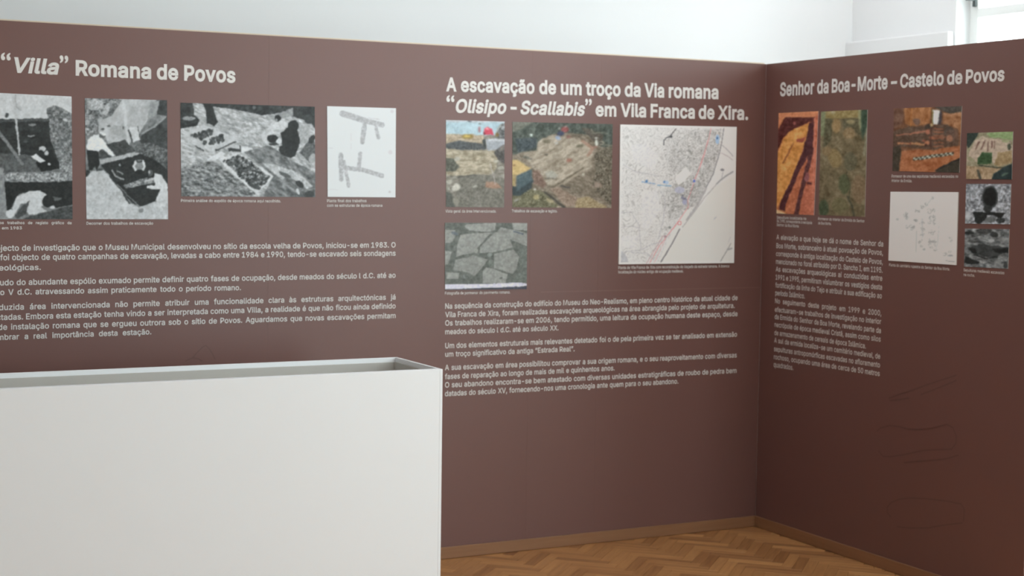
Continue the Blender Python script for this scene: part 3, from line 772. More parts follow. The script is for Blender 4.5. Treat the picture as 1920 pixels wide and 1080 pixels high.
def paint_p3(s):
    s.im[:] = 176; s.grain(60, 14, 2.5, 25)
    s.poly([(160, 85), (1135, 115), (1135, 300), (1060, 240), (940, 200), (860, 180), (700, 190), (500, 150), (300, 120)], 52, 26, 30)
    s.poly([(780, 190), (950, 138), (945, 200), (860, 215)], 150, 20); s.ell(640, 135, 14, 14, 100)
    s.poly([(75, 90), (170, 92), (185, 190), (225, 230), (200, 272), (75, 295)], 48, 30, 20); s.ell(140, 215, 50, 16, 150, 0, 40)
    s.poly([(250, 105), (322, 112), (335, 180), (362, 242), (332, 278), (275, 250), (275, 180)], 42)
    s.poly([(85, 350), (250, 265), (525, 372), (330, 475), (190, 432)], 198, 20, 30)
    s.blobs([(155, 345), (310, 295), (330, 330), (210, 385)], 90, 14, 75); s.blobs([(240, 400), (400, 345), (410, 395), (260, 425)], 80, 15, 65, 25, 5)
    s.line([(345, 462), (495, 398)], 10, 70); s.line([(190, 430), (250, 470)], 9, 60)
    s.poly([(285, 532), (385, 465), (415, 482), (340, 542)], 214); s.poly([(435, 442), (452, 425), (522, 420), (530, 448)], 192); s.poly([(437, 446), (530, 452), (530, 474), (440, 468)], 50)
    s.poly([(535, 428), (632, 450), (626, 492), (540, 482)], 214); s.line([(530, 425), (530, 470)], 7, 45); s.poly([(642, 478), (682, 492), (660, 522), (618, 512)], 196)
    s.poly([(75, 600), (200, 560), (330, 545), (380, 580), (560, 722), (650, 800), (600, 830), (75, 830)], 122, 95, 16, 1.6, 20)
    s.poly([(560, 480), (760, 420), (900, 520), (1135, 640), (1135, 835), (700, 835), (790, 660)], 112, 60, 22, 2, 35)
    s.poly([(700, 560), (800, 570), (1000, 640), (1110, 740), (1060, 760), (900, 650), (860, 690), (790, 640)], 182, 40, 16)
    s.ell(880, 650, 50, 16, 90, 25); s.ell(985, 780, 14, 28, 205, -20); s.ell(1000, 725, 40, 20, 50, 30); s.ell(1080, 800, 40, 25, 60)
    s.poly([(362, 530), (510, 480), (640, 560), (790, 662), (762, 700), (655, 800), (560, 722), (400, 572)], 208, 10, 20)
    R = [(405, 545), (515, 498), (640, 570), (752, 665), (735, 712), (660, 765), (560, 690)]
    s.poly(R, 125, 60, 10); s.blobs(R, 420, 13, 62, 35, 9); s.blobs(R, 120, 9, 165, 25, 11)
    s.ell(640, 745, 50, 14, 70, 25)
    s.poly([(690, 340), (760, 280), (790, 232), (830, 240), (885, 290), (852, 330), (800, 352), (745, 405), (715, 400)], 200, 24, 16)
    s.poly([(830, 230), (905, 240), (900, 290), (850, 270)], 205); s.ell(828, 216, 26, 24, 32); s.ell(815, 228, 10, 12, 150)
    s.ell(785, 372, 42, 30, 38); s.line([(805, 312), (890, 312)], 18, 172); s.ell(800, 412, 40, 12, 60)
    s.poly([(990, 245), (1085, 300), (1092, 350), (1040, 410), (1000, 345)], 165, 30); s.poly([(1050, 420), (1120, 340), (1135, 540), (1080, 560), (1000, 480)], 92, 30); s.ell(1100, 380, 22, 40, 50, 35)
    s.poly([(850, 332), (905, 290), (985, 310), (1005, 400), (962, 512), (880, 500), (862, 420)], 32); s.ell(952, 276, 44, 46, 36); s.ell(900, 470, 70, 40, 36, 25)
    s.ell(836, 392, 24, 20, 214); s.ell(1075, 225, 35, 35, 60); s.ell(1098, 275, 10, 18, 190); s.ell(1105, 525, 26, 40, 160, 30)

def paint_p4(s):
    s.im[:] = (223, 228, 226); g = (184, 187, 187)
    for P, w in [([(1335, 180), (1430, 210), (1520, 240)], 46), ([(1520, 240), (1640, 268)], 40), ([(1507, 240), (1488, 400)], 36), ([(1592, 290), (1612, 368)], 26),
                 ([(1470, 490), (1458, 605)], 30), ([(1365, 600), (1500, 618), (1640, 662)], 34), ([(1320, 500), (1325, 690)], 36), ([(1345, 550), (1382, 740)], 26)]:
        s.line(P, w, g, 34)
    s.line([(1530, 215), (1620, 225)], 5, 200); s.ell(1705, 480, 16, 16, 214); s.ell(1700, 785, 10, 8, 195); s.ell(1718, 165, 14, 12, 212)
    s.line([(1225, 445), (1260, 445)], 3, 205); s.line([(1225, 770), (1300, 770)], 4, 212); s.line([(1400, 320), (1400, 460)], 3, 214)

def paint_q1(s):
    s.im[:] = (132, 128, 116); s.grain(34, 20, 2)
    s.poly([(80, 50), (750, 60), (750, 225), (80, 225)], (172, 197, 203), 14, 60); s.poly([(80, 50), (750, 60), (750, 82), (80, 82)], (185, 190, 192), 20, 20); s.ell(355, 72, 24, 9, (80, 85, 90))
    s.line([(150, 110), (215, 210)], 5, (140, 165, 180)); s.line([(215, 80), (225, 210)], 4, (145, 170, 182))
    s.ell(458, 160, 12, 30, (165, 120, 125)); s.ell(462, 97, 16, 6, (90, 95, 98)); s.poly([(498, 215), (508, 160), (545, 132), (590, 150), (616, 222)], (196, 70, 88)); s.ell(540, 155, 20, 14, (225, 140, 145)); s.poly([(495, 215), (500, 175), (520, 215)], (90, 40, 45))
    s.poly([(635, 225), (660, 150), (690, 95), (750, 85), (750, 270), (640, 250)], (98, 100, 98), 70, 14); s.line([(645, 190), (690, 110)], 14, (180, 185, 182)); s.ell(720, 140, 22, 22, (160, 165, 165)); s.ell(650, 215, 22, 24, (130, 110, 70))
    s.poly([(80, 212), (500, 222), (492, 320), (240, 282), (80, 322)], (172, 158, 134), 34, 18); s.ell(322, 242, 64, 26, (150, 130, 75), 0, 20); s.ell(318, 236, 36, 12, (200, 178, 92))
    s.poly([(80, 322), (240, 284), (480, 318), (535, 382), (250, 388), (80, 374)], (78, 82, 82), 30, 16); s.poly([(485, 280), (515, 255), (535, 382), (500, 350)], (60, 65, 62))
    s.poly([(520, 268), (750, 268), (750, 345), (610, 385), (560, 400), (540, 370)], (160, 166, 170), 16, 14); s.poly([(550, 262), (750, 262), (750, 290), (550, 290)], (190, 195, 196), 16)
    s.poly([(80, 375), (250, 388), (620, 395), (660, 480), (650, 560), (600, 650), (420, 652), (250, 672), (100, 665), (80, 600)], (162, 153, 130), 46, 20, 2.5)
    s.poly([(750, 325), (750, 545), (665, 490), (615, 410), (660, 360)], (80, 78, 74), 34, 16); s.poly([(690, 345), (750, 325), (750, 375), (680, 400)], (120, 115, 108), 20)
    s.poly([(80, 470), (170, 480), (240, 570), (200, 620), (90, 620)], (86, 88, 76), 34, 14)
    s.poly([(240, 682), (420, 655), (590, 668), (750, 700), (750, 1030), (80, 1030), (80, 850), (200, 900)], (117, 115, 104), 26, 18); s.poly([(130, 680), (420, 655), (420, 668), (150, 700)], (84, 82, 74))
    s.poly([(80, 850), (160, 860), (190, 1030), (80, 1030)], (84, 86, 78), 20)
    for x, y, a, b, c in [(200, 798, 48, 38, 194), (135, 736, 34, 22, 172), (170, 690, 45, 14, 150), (405, 785, 26, 12, 178), (200, 945, 34, 40, 142), (640, 506, 30, 14, 182), (690, 580, 40, 18, 168), (212, 484, 32, 22, 178), (105, 800, 22, 28, 150), (725, 670, 18, 26, 160)]:
        s.ell(x, y, a, b, (c, c - 2, c - 16), -10, 16)
    s.poly([(530, 735), (640, 725), (700, 800), (600, 800), (515, 785)], (160, 130, 108), 20); s.line([(572, 530), (632, 750)], 11, (186, 180, 172))

def paint_q2(s):
    s.im[:] = (124, 114, 97); s.grain(40, 22, 2, 20)
    s.poly([(50, 40), (1200, 65), (1200, 335), (1050, 335), (900, 200), (700, 175), (520, 190), (400, 235), (330, 300), (340, 380), (200, 380), (50, 430)], (72, 80, 71), 34, 30)
    s.poly([(50, 45), (300, 55), (180, 130), (50, 165)], (112, 114, 102), 24, 14); s.poly([(820, 120), (900, 120), (1080, 200), (1060, 330), (950, 260)], (84, 78, 66), 20)
    s.poly([(90, 240), (320, 230), (330, 340), (120, 400)], (62, 72, 74), 30, 18)
    s.poly([(340, 280), (400, 240), (500, 200), (700, 225), (880, 280), (965, 380), (935, 480), (955, 560), (830, 620), (700, 700), (600, 765), (450, 765), (300, 600), (210, 450), (180, 395), (330, 372)], (160, 150, 131), 38, 30, 2.2, -30)
    s.line([(840, 270), (960, 350), (900, 430)], 34, (156, 126, 106), 20); s.ell(810, 320, 45, 16, (105, 102, 82), -10, 20); s.ell(440, 270, 40, 22, (110, 104, 84), 0, 20); s.ell(690, 485, 30, 20, (150, 105, 88)); s.ell(430, 422, 22, 10, (80, 76, 62)); s.ell(230, 460, 50, 16, (100, 98, 86), 20, 30)
    s.ell(640, 138, 44, 34, (140, 78, 74), -15, 20); s.ell(592, 185, 36, 26, (60, 66, 90)); s.ell(565, 235, 26, 22, (150, 166, 188)); s.ell(573, 130, 11, 12, (198, 196, 190)); s.ell(655, 104, 14, 8, (200, 185, 180)); s.ell(545, 292, 18, 14, (185, 186, 180)); s.ell(680, 220, 30, 14, (130, 95, 85))
    s.line([(930, 290), (1190, 320)], 10, (150, 146, 126)); s.ell(1062, 288, 36, 18, (158, 154, 134)); s.ell(1050, 292, 26, 10, (56, 56, 52)); s.ell(1001, 290, 17, 40, (206, 210, 196)); s.ell(995, 236, 14, 11, (206, 208, 198)); s.ell(985, 335, 26, 8, (150, 110, 95)); s.ell(268, 202, 15, 18, (206, 218, 208))
    s.line([(940, 140), (960, 180), (1080, 170), (1130, 190)], 12, (130, 130, 115), 20)
    s.poly([(970, 420), (1060, 350), (1200, 330), (1190, 1035), (1060, 900), (950, 750), (985, 600)], (106, 99, 83), 60, 14)
    s.poly([(425, 622), (500, 600), (565, 650), (520, 692), (440, 682)], (168, 166, 152), 16); s.line([(420, 685), (560, 690)], 10, (92, 88, 76)); s.poly([(975, 722), (1048, 738), (1062, 790), (980, 792)], (146, 130, 114)); s.ell(850, 642, 16, 16, (185, 180, 160)); s.ell(458, 710, 18, 12, (170, 165, 150))
    s.line([(500, 790), (650, 690), (850, 570)], 14, (92, 84, 66)); s.line([(620, 760), (760, 640)], 8, (172, 160, 138)); s.ell(640, 780, 60, 12, (66, 62, 54), 15)
    s.poly([(475, 800), (560, 780), (640, 830), (790, 910), (765, 1010), (640, 1015), (560, 900)], (146, 128, 110), 34, 16); s.poly([(780, 910), (900, 890), (1110, 1000), (1110, 1035), (750, 1030)], (158, 142, 108), 44, 12)
    s.line([(420, 850), (520, 920), (630, 1020)], 28, (64, 62, 52)); s.poly([(280, 600), (340, 590), (440, 760), (400, 800), (290, 740)], (122, 100, 86), 30)
    s.poly([(50, 860), (290, 800), (410, 850), (600, 1020), (50, 1025)], (108, 106, 80), 50, 14)
    s.ell(322, 900, 34, 30, (168, 158, 116), 0, 20); s.ell(312, 812, 14, 15, (208, 208, 200)); s.ell(470, 940, 44, 22, (164, 154, 120), 20, 30); s.ell(110, 935, 36, 12, (160, 160, 150), -25); s.ell(575, 1010, 22, 10, (196, 180, 160))
    s.poly([(50, 770), (110, 782), (290, 700), (275, 790), (150, 880), (50, 880)], (48, 60, 62), 16)
    s.poly([(50, 480), (120, 473), (264, 575), (108, 652), (50, 640)], (196, 172, 118), 14, 30); s.poly([(50, 640), (102, 648), (97, 782), (50, 765)], (160, 142, 98), 12); s.poly([(108, 656), (264, 583), (285, 715), (108, 830)], (70, 88, 92), 10)
    for k in range(5): s.line([(112, 690 + 26 * k), (268, 610 + 24 * k)], 4, (104, 116, 114))
    s.ell(84, 540, 20, 12, (140, 110, 70))

def paint_q3(s):
    s.im[:] = (97, 102, 95); s.grain(22, 30)
    st = (142, 145, 138)
    for P in [[(240, 230), (400, 213), (560, 207), (430, 350), (375, 420), (300, 435), (195, 460), (210, 330)], [(600, 203), (700, 215), (760, 280), (792, 360), (620, 410), (440, 425), (445, 360)], [(592, 430), (800, 387), (862, 470), (830, 590), (792, 645), (592, 582)],
              [(190, 492), (340, 460), (365, 442), (420, 462), (525, 490), (480, 560), (400, 655), (375, 662), (330, 632), (165, 598)], [(510, 572), (590, 592), (738, 650), (715, 740), (475, 745), (475, 610)], [(75, 175), (190, 180), (185, 250), (150, 310), (75, 320)],
              [(310, 122), (612, 100), (602, 180), (540, 200), (400, 190), (330, 185), (280, 140)], [(660, 150), (770, 172), (950, 215), (950, 355), (790, 290), (620, 205)], [(75, 400), (152, 405), (112, 540), (75, 545)], [(780, 105), (950, 108), (950, 190), (800, 175)],
              [(95, 622), (230, 632), (220, 692), (95, 692)]]:
        s.poly(P, np.array(st) + s.rng.uniform(-7, 7), 16, 20)
    for P in [[(840, 645), (950, 605), (950, 735), (790, 725)], [(862, 385), (950, 385), (950, 580), (872, 600)]]: s.poly(P, (106, 113, 105), 24, 16)
    s.ell(405, 400, 20, 28, (146, 150, 141)); s.ell(548, 440, 26, 20, (130, 138, 130), 0, 20); s.ell(180, 215, 40, 16, (100, 108, 112), 20); s.line([(800, 195), (900, 225)], 12, (80, 90, 100)); s.ell(665, 690, 20, 10, (96, 102, 96), -20)
    s.ell(300, 670, 50, 26, (104, 110, 104), 0, 50); s.ell(560, 530, 30, 40, (112, 120, 112), 0, 30)
    s.line([(620, 412), (790, 375)], 14, (104, 110, 102)); s.poly([(440, 440), (520, 470), (540, 460), (450, 430)], (90, 96, 90))
    s.poly([(70, 808), (955, 778), (955, 830), (70, 830)], (62, 66, 78)); s.poly([(70, 752), (500, 750), (870, 735), (955, 752), (955, 768), (860, 780), (500, 790), (70, 805)], (208, 208, 220), 22, 16)

def paint_q4(s):
    s.im[:] = (222, 221, 216)
    inner = [(92, 65), (850, 82), (832, 968), (82, 978)]
    s.poly(inner, (212, 212, 207))
    land = [(92, 65), (775, 78), (742, 240), (700, 390), (640, 495), (590, 590), (500, 700), (440, 780), (340, 975), (82, 978)]
    ml = s.mask(land); n = s.noise(70, 1.3, -35, 2)
    cont = (np.abs((n * 5.5) % 1 - .5) < .075) & ml
    n2 = s.noise(40, 1.7, -40, 2); cont2 = (np.abs((n2 * 3.5) % 1 - .5) < .09) & ml
    s.im = np.where(cont[..., None], s.im - 30, s.im); s.im = np.where(cont2[..., None], s.im - 24, s.im)
    n3 = s.noise(17, 2.4, -52, 2); cont3 = (np.abs((n3 * 2.6) % 1 - .5) < .15) & s.mask([(380, 120), (520, 90), (745, 82), (735, 240), (690, 400), (600, 570), (510, 660), (400, 700), (340, 560), (400, 400), (370, 250)])
    s.im = np.where(cont3[..., None], s.im - 30, s.im)
    for P, a in [([(420, 200), (520, 110), (690, 82), (745, 82), (735, 240), (690, 400), (600, 570), (510, 660), (400, 700), (390, 560), (450, 450), (400, 300)], 9), ([(430, 440), (640, 420), (640, 500), (540, 610), (420, 640), (400, 540)], 10), ([(640, 230), (740, 230), (700, 390), (620, 400)], 8)]:
        s.im = np.where(s.mask(P)[..., None], s.im - a + s.noise(12)[..., None] * 26, s.im)
    for P in [[(150, 190), (240, 180), (330, 260), (300, 360), (170, 300)], [(220, 510), (320, 490), (340, 620), (260, 760), (220, 740)], [(90, 800), (200, 800), (180, 880), (90, 880)]]:
        s.im = np.where(s.mask(P)[..., None], s.im * .5 + 107, s.im)
    s.poly([(850, 395), (750, 445), (690, 480), (640, 570), (540, 670), (480, 760), (365, 972), (832, 968)], (209, 209, 201))
    s.poly([(430, 740), (500, 640), (560, 600), (480, 750), (370, 972), (335, 972)], (214, 211, 204))
    dk = (118, 118, 120)
    s.line([(770, 75), (758, 160), (742, 240), (700, 380), (640, 492), (590, 590)], 6, dk, 0, .8); s.line([(750, 75), (735, 190)], 3, (150, 150, 150)); s.line([(650, 480), (585, 600), (520, 690)], 14, (172, 171, 168), 14)
    s.line([(470, 755), (420, 850), (347, 975)], 8, (120, 120, 122)); s.line([(250, 985), (300, 900), (360, 800)], 5, (185, 160, 160))
    r = (206, 128, 130)
    s.line([(682, 75), (668, 150), (640, 230), (602, 345), (578, 410), (545, 500), (525, 560), (528, 605), (450, 720), (335, 865), (270, 985)], 4, r, 0, .85)
    s.line([(660, 150), (640, 250), (590, 380), (560, 440)], 3, (214, 150, 150), 0, .7); s.line([(528, 605), (470, 690), (390, 790), (300, 985)], 3, (212, 150, 150), 0, .7)
    s.ell(470, 713, 14, 14, (196, 110, 112)); s.ell(470, 713, 9, 9, (222, 216, 212))
    s.line([(445, 80), (425, 105), (408, 130), (380, 142), (366, 160), (364, 186)], 7, (78, 78, 80), 0, .85); s.ell(412, 132, 11, 9, (80, 80, 82))
    s.poly([(512, 335), (546, 380), (500, 430), (460, 457), (440, 420), (450, 395)], (230, 230, 218))
    b = (128, 158, 184)
    s.line([(220, 436), (306, 449)], 6, b); s.line([(325, 458), (412, 463)], 6, (120, 160, 182)); s.ell(252, 431, 8, 9, (80, 124, 168)); s.ell(370, 437, 9, 9, (90, 134, 178)); s.ell(385, 440, 12, 14, (172, 190, 205))
    s.ell(727, 150, 15, 32, (160, 186, 208)); s.ell(725, 142, 6, 9, (70, 105, 150)); s.ell(568, 430, 9, 10, (84, 108, 186)); s.ell(500, 550, 24, 12, (120, 120, 134), 30, 30); s.ell(492, 527, 8, 8, (120, 120, 124)); s.ell(505, 572, 16, 18, (158, 162, 180)); s.ell(404, 742, 10, 8, (130, 135, 130)); s.ell(374, 803, 9, 9, (165, 140, 145)); s.ell(470, 490, 34, 22, (176, 178, 188), 0, 20)
    s.line([(760, 190), (800, 225), (835, 265)], 5, (140, 140, 142), 0, .7); s.line([(750, 240), (800, 265), (835, 290)], 4, (160, 150, 150), 0, .7)
    s.line([(835, 368), (790, 392), (740, 430), (722, 450)], 11, (140, 142, 142), 22, .75); s.ell(760, 355, 14, 8, (130, 130, 132)); s.line([(765, 370), (755, 415)], 5, (170, 170, 170)); s.line([(722, 450), (640, 540), (560, 650), (490, 740)], 6, (176, 174, 170))
    s.line([(822, 850), (790, 905), (748, 972)], 5, (130, 132, 130), 0, .8); s.ell(812, 888, 22, 6, (165, 167, 165), -15); s.line([(820, 805), (800, 850)], 3, (185, 185, 185)); s.ell(712, 680, 14, 4, (182, 185, 185), -45)
    for P in [[(85, 645), (150, 640), (200, 720), (210, 850), (215, 890)], [(85, 740), (150, 735), (200, 745)], [(85, 910), (215, 895), (275, 860), (350, 840)], [(150, 912), (250, 915), (300, 960)], [(345, 500), (372, 560), (365, 680), (330, 820)], [(100, 320), (180, 370), (280, 385), (330, 400)], [(85, 905), (130, 975)]]:
        s.line(P, 4, (168, 168, 170), 0, .8)
    s.poly([(82, 900), (110, 920), (135, 978), (82, 978)], (178, 180, 180), 20)

def paint_r1(s):
    s.im[:] = (186, 112, 66); s.grain(26, 26, 2, 100)
    s.poly([(85, 98), (430, 80), (420, 145), (140, 140), (85, 230)], (205, 130, 88), 16)
    s.poly([(150, 138), (400, 138), (390, 190), (345, 180), (250, 230), (170, 265), (125, 330), (80, 430), (85, 250), (110, 200)], (86, 38, 34), 26, 20)
    s.poly([(85, 440), (130, 330), (175, 262), (235, 232), (345, 190), (330, 290), (290, 430), (230, 590), (155, 770), (80, 900)], (214, 146, 74), 34, 30)
    s.poly([(240, 320), (320, 300), (300, 350), (250, 345)], (160, 75, 55)); s.line([(215, 360), (180, 430), (130, 520)], 12, (150, 85, 45), 20); s.ell(225, 190, 10, 16, (150, 85, 75))
    s.poly([(350, 188), (388, 185), (382, 400), (330, 480), (262, 610), (165, 850), (150, 925), (98, 905), (135, 790), (190, 690), (240, 560), (300, 420), (325, 300)], (76, 33, 37), 18, 20)
    s.poly([(330, 480), (385, 400), (330, 560), (270, 770), (240, 960), (165, 960), (165, 850), (262, 610)], (182, 102, 66), 26, 24)
    s.poly([(392, 140), (430, 85), (395, 975), (262, 975), (300, 780), (350, 560), (380, 400)], (188, 104, 74), 26, 30)
    s.line([(372, 400), (335, 560), (290, 740), (240, 960)], 34, (82, 38, 38), 26); s.ell(330, 640, 18, 40, (140, 80, 80), 10, 30); s.ell(345, 690, 22, 12, (90, 40, 40))
    s.poly([(72, 910), (110, 920), (165, 950), (70, 952)], (226, 186, 138)); s.line([(395, 150), (378, 940)], 8, (205, 125, 100))

def paint_r2(s):
    s.im[:] = (112, 99, 71); s.grain(30, 55, 1.3, 60); s.grain(16, 16)
    s.poly([(445, 80), (780, 70), (770, 145), (480, 148)], (146, 128, 82), 26, 16); s.ell(556, 95, 20, 14, (175, 165, 130)); s.poly([(448, 85), (492, 85), (486, 290), (450, 300)], (124, 130, 96), 20)
    s.poly([(490, 150), (550, 150), (545, 320), (470, 400), (480, 220)], (84, 80, 56), 34, 20); s.poly([(625, 150), (770, 150), (790, 300), (700, 250), (640, 230)], (88, 82, 58), 26)
    s.ell(582, 205, 38, 60, (152, 126, 86), 0, 20); s.ell(700, 175, 35, 16, (160, 146, 108), 0, 20); s.ell(690, 270, 50, 50, (140, 118, 84), 20, 26); s.ell(570, 480, 55, 85, (136, 116, 76), -15, 24); s.ell(500, 420, 40, 40, (128, 108, 74), 0, 20)
    s.poly([(760, 75), (790, 72), (805, 180), (780, 260)], (150, 150, 112), 10); s.poly([(788, 75), (842, 68), (838, 230), (800, 330), (785, 250)], (58, 76, 58), 16, 20); s.line([(838, 230), (812, 460)], 14, (150, 148, 124))
    s.ell(700, 510, 55, 80, (96, 90, 66), 0, 24); s.ell(650, 700, 48, 85, (82, 86, 56), 0, 12); s.ell(770, 740, 60, 120, (124, 104, 76), 0, 20); s.line([(665, 600), (700, 700), (690, 830)], 8, (66, 66, 44), 0, .7); s.line([(675, 800), (712, 890), (728, 980)], 12, (52, 56, 38)); s.ell(475, 900, 42, 70, (66, 78, 52), 0, 14)
    s.ell(610, 880, 70, 70, (108, 100, 68), 0, 20); s.line([(600, 400), (680, 520)], 6, (84, 80, 60), 0, .6)

def paint_r3(s):
    s.im[:] = (120, 76, 50); s.grain(26, 60)
    s.poly([(110, 120), (290, 100), (260, 330), (110, 420)], (112, 74, 56), 20, 40)
    s.poly([(280, 100), (700, 70), (650, 330), (380, 370), (300, 330)], (164, 104, 60), 34, 60, 2, 90); s.poly([(850, 170), (1120, 140), (1110, 560), (1020, 380), (850, 330)], (158, 104, 66), 40, 60); s.poly([(690, 68), (1120, 68), (1120, 160), (960, 180), (830, 140)], (76, 66, 58), 20)
    s.poly([(100, 440), (360, 370), (600, 360), (900, 330), (1050, 450), (1060, 620), (900, 730), (650, 700), (100, 640)], (94, 68, 52), 24, 40); s.ell(470, 300, 50, 50, (112, 80, 66)); s.ell(640, 370, 60, 30, (66, 52, 44), -20)
    s.line([(170, 497), (280, 480), (380, 480)], 17, (178, 110, 84)); s.line([(380, 480), (450, 455), (590, 438)], 24, (176, 108, 82)); s.line([(190, 603), (370, 614)], 19, (192, 124, 84)); s.line([(385, 608), (480, 620), (600, 628)], 30, (190, 132, 88))
    s.ell(630, 445, 34, 32, (176, 104, 78)); s.ell(625, 605, 36, 34, (186, 118, 84)); s.ell(608, 635, 20, 16, (60, 30, 24)); s.ell(372, 612, 12, 24, (120, 60, 42)); s.ell(570, 575, 26, 14, (160, 88, 66)); s.ell(690, 525, 40, 22, (168, 98, 66))
    s.line([(680, 390), (672, 680)], 16, (80, 38, 27)); 
    for y in (395, 440, 490, 540, 600, 650): s.line([(715, y), (790, y + (8 if y < 520 else -8)), (850, y + 5)], 13, (164, 92, 62), 16)
    s.line([(700, 525), (880, 520)], 15, (160, 92, 62)); s.ell(930, 440, 62, 80, (84, 66, 56), 0, 12); s.ell(955, 500, 70, 90, (100, 72, 58), 0, 14); s.ell(935, 535, 42, 45, (160, 104, 76), 0, 16); s.ell(1030, 480, 30, 90, (110, 76, 58))
    s.poly([(240, 720), (440, 700), (700, 700), (1090, 640), (1085, 830), (800, 945), (740, 1010), (740, 1045), (215, 1045)], (170, 100, 60), 34, 60)
    s.poly([(738, 1045), (745, 1000), (820, 945), (1080, 822), (1090, 1045)], (62, 52, 40), 14); s.line([(745, 995), (900, 915), (1075, 828)], 20, (34, 28, 24)); s.poly([(95, 650), (240, 640), (240, 760), (205, 1030), (95, 1030)], (66, 53, 40), 20, 30)
    s.line([(400, 110), (380, 370)], 20, (190, 120, 60), 20, .6)
    s.poly([(700, 120), (712, 120), (705, 330), (690, 325)], (120, 112, 50)); s.poly([(800, 128), (835, 170), (820, 340), (775, 335)], (64, 54, 60)); s.poly([(712, 122), (802, 130), (778, 332), (704, 327)], (224, 226, 220)); s.ell(678, 342, 20, 28, (196, 164, 116))
    a = np.array([418., 835.]); b = np.array([990., 752.]); d = (b - a) / 18; nn = np.array([-6., 22.])
    s.poly([a - nn, b - nn, b + nn, a + nn], (44, 40, 32))
    for k in range(18):
        p = a + d * k; q = p + d
        o = nn if k % 2 else -nn
        s.poly([p, q, q + o, p + o], (222, 222, 200))

def paint_r4(s):
    s.im[:] = (205, 203, 196)
    rg = np.random.default_rng(4)
    for x, y, r in [(285, 360, 55), (300, 420, 45), (380, 550, 50), (180, 435, 20), (470, 330, 50), (520, 280, 40), (430, 455, 18), (650, 330, 60), (650, 400, 60), (650, 480, 60), (640, 600, 65), (650, 730, 65), (650, 800, 50), (520, 480, 30), (520, 560, 45), (520, 640, 40), (490, 740, 40), (510, 800, 15), (550, 850, 14), (590, 240, 20), (650, 150, 18), (690, 840, 20), (320, 540, 20), (880, 700, 14), (905, 735, 12), (820, 910, 14), (880, 880, 12)]:
        for _ in range(max(2, int(r / 9))):
            cx, cy = x + rg.uniform(-r, r) * .6, y + rg.uniform(-r, r) * .5
            a0 = rg.uniform(0, 6.3); rr = rg.uniform(8, 26)
            P = [(cx + rr * math.cos(a0 + t * .7), cy + rr * .7 * math.sin(a0 + t * .7)) for t in range(6)]
            s.line(P, 5.5, (150, 150, 146), 0, .8)
    s.line([(445, 600), (438, 880)], 6, (160, 160, 156), 0, .7); s.line([(740, 540), (725, 760), (700, 860)], 5, (172, 172, 168), 0, .7); s.line([(570, 270), (660, 140)], 9, (178, 177, 172), 14, .7); s.line([(520, 440), (525, 680)], 20, (182, 181, 178), 20, .6)
    s.ell(430, 455, 18, 15, (160, 160, 156)); s.ell(395, 545, 30, 16, (166, 166, 162), -30); s.ell(660, 742, 55, 14, (168, 168, 164)); s.ell(890, 930, 34, 12, (160, 160, 158)); s.line([(835, 998), (940, 1012)], 7, (140, 140, 138))
    s.ell(550, 850, 14, 14, (172, 172, 168)); s.ell(180, 435, 20, 9, (180, 179, 175))

def paint_r5(s):
    s.im[:] = (150, 138, 112); s.grain(30, 14)
    s.poly([(200, 40), (410, 20), (405, 95), (300, 80), (230, 70)], (140, 158, 108), 24, 14); s.poly([(50, 30), (150, 32), (110, 100), (70, 150), (50, 130)], (48, 56, 50), 16)
    s.poly([(60, 215), (85, 165), (120, 92), (175, 60), (215, 78), (330, 92), (375, 108), (400, 130), (400, 240), (300, 292), (240, 250), (100, 252), (50, 245)], (188, 166, 146), 26, 16)
    for P in [[(150, 105), (122, 160)], [(192, 100), (165, 160)], [(222, 105), (212, 170)], [(262, 100), (266, 150)], [(245, 100), (243, 150)]]: s.line(P, 9, (118, 82, 72))
    s.poly([(290, 180), (390, 170), (395, 255), (300, 292), (262, 270)], (158, 132, 96), 30, 12); s.ell(372, 140, 14, 24, (70, 72, 56)); s.ell(345, 100, 30, 12, (160, 158, 120))
    s.poly([(172, 183), (248, 185), (242, 272), (138, 272), (140, 230)], (60, 82, 50), 16, 12); s.ell(90, 235, 34, 14, (150, 140, 110), 20)
    s.poly([(45, 285), (110, 290), (200, 290), (330, 300), (250, 345), (235, 392), (45, 392)], (166, 138, 108), 40, 12, 2, 90); s.line([(150, 280), (330, 300)], 8, (60, 60, 46)); s.line([(140, 320), (160, 385)], 20, (80, 76, 66), 20)
    s.poly([(235, 392), (255, 345), (330, 295), (400, 258), (400, 392)], (38, 50, 50), 14); s.ell(340, 345, 26, 8, (90, 104, 88), -30)

def paint_r6(s):
    s.im[:] = 152; s.grain(95, 15); s.im[..., 2] += 4
    s.ell(62, 660, 22, 30, 190); s.ell(228, 520, 62, 86, 70); s.ell(228, 518, 50, 72, 20); s.ell(215, 605, 32, 28, 52, 0, 20)
    s.poly([(100, 628), (340, 634), (325, 662), (300, 690), (280, 660), (210, 650), (190, 690), (140, 722), (115, 700)], 34, 16); s.ell(310, 690, 34, 22, 60, 0, 40); s.ell(235, 685, 40, 24, 105, 0, 30)

def paint_r7(s):
    s.im[:] = 118; s.grain(80, 18, 2, 8)
    s.ell(70, 790, 40, 12, 40); s.ell(185, 775, 60, 22, 70, 0, 40); s.ell(260, 800, 30, 20, 60); s.ell(240, 845, 22, 14, 180)
    s.poly([(60, 900), (150, 870), (360, 895), (375, 915), (340, 930), (275, 970), (180, 960), (110, 945)], 62, 16, 20, 2); s.poly([(60, 900), (120, 905), (130, 945), (90, 930)], 26); s.poly([(240, 905), (372, 900), (372, 935), (290, 940)], 28); s.line([(110, 950), (200, 975), (280, 968)], 10, 30)
    s.poly([(40, 958), (90, 985), (150, 1000), (140, 1018), (60, 1022), (35, 1000)], 30, 14); s.ell(340, 1025, 16, 24, 60)

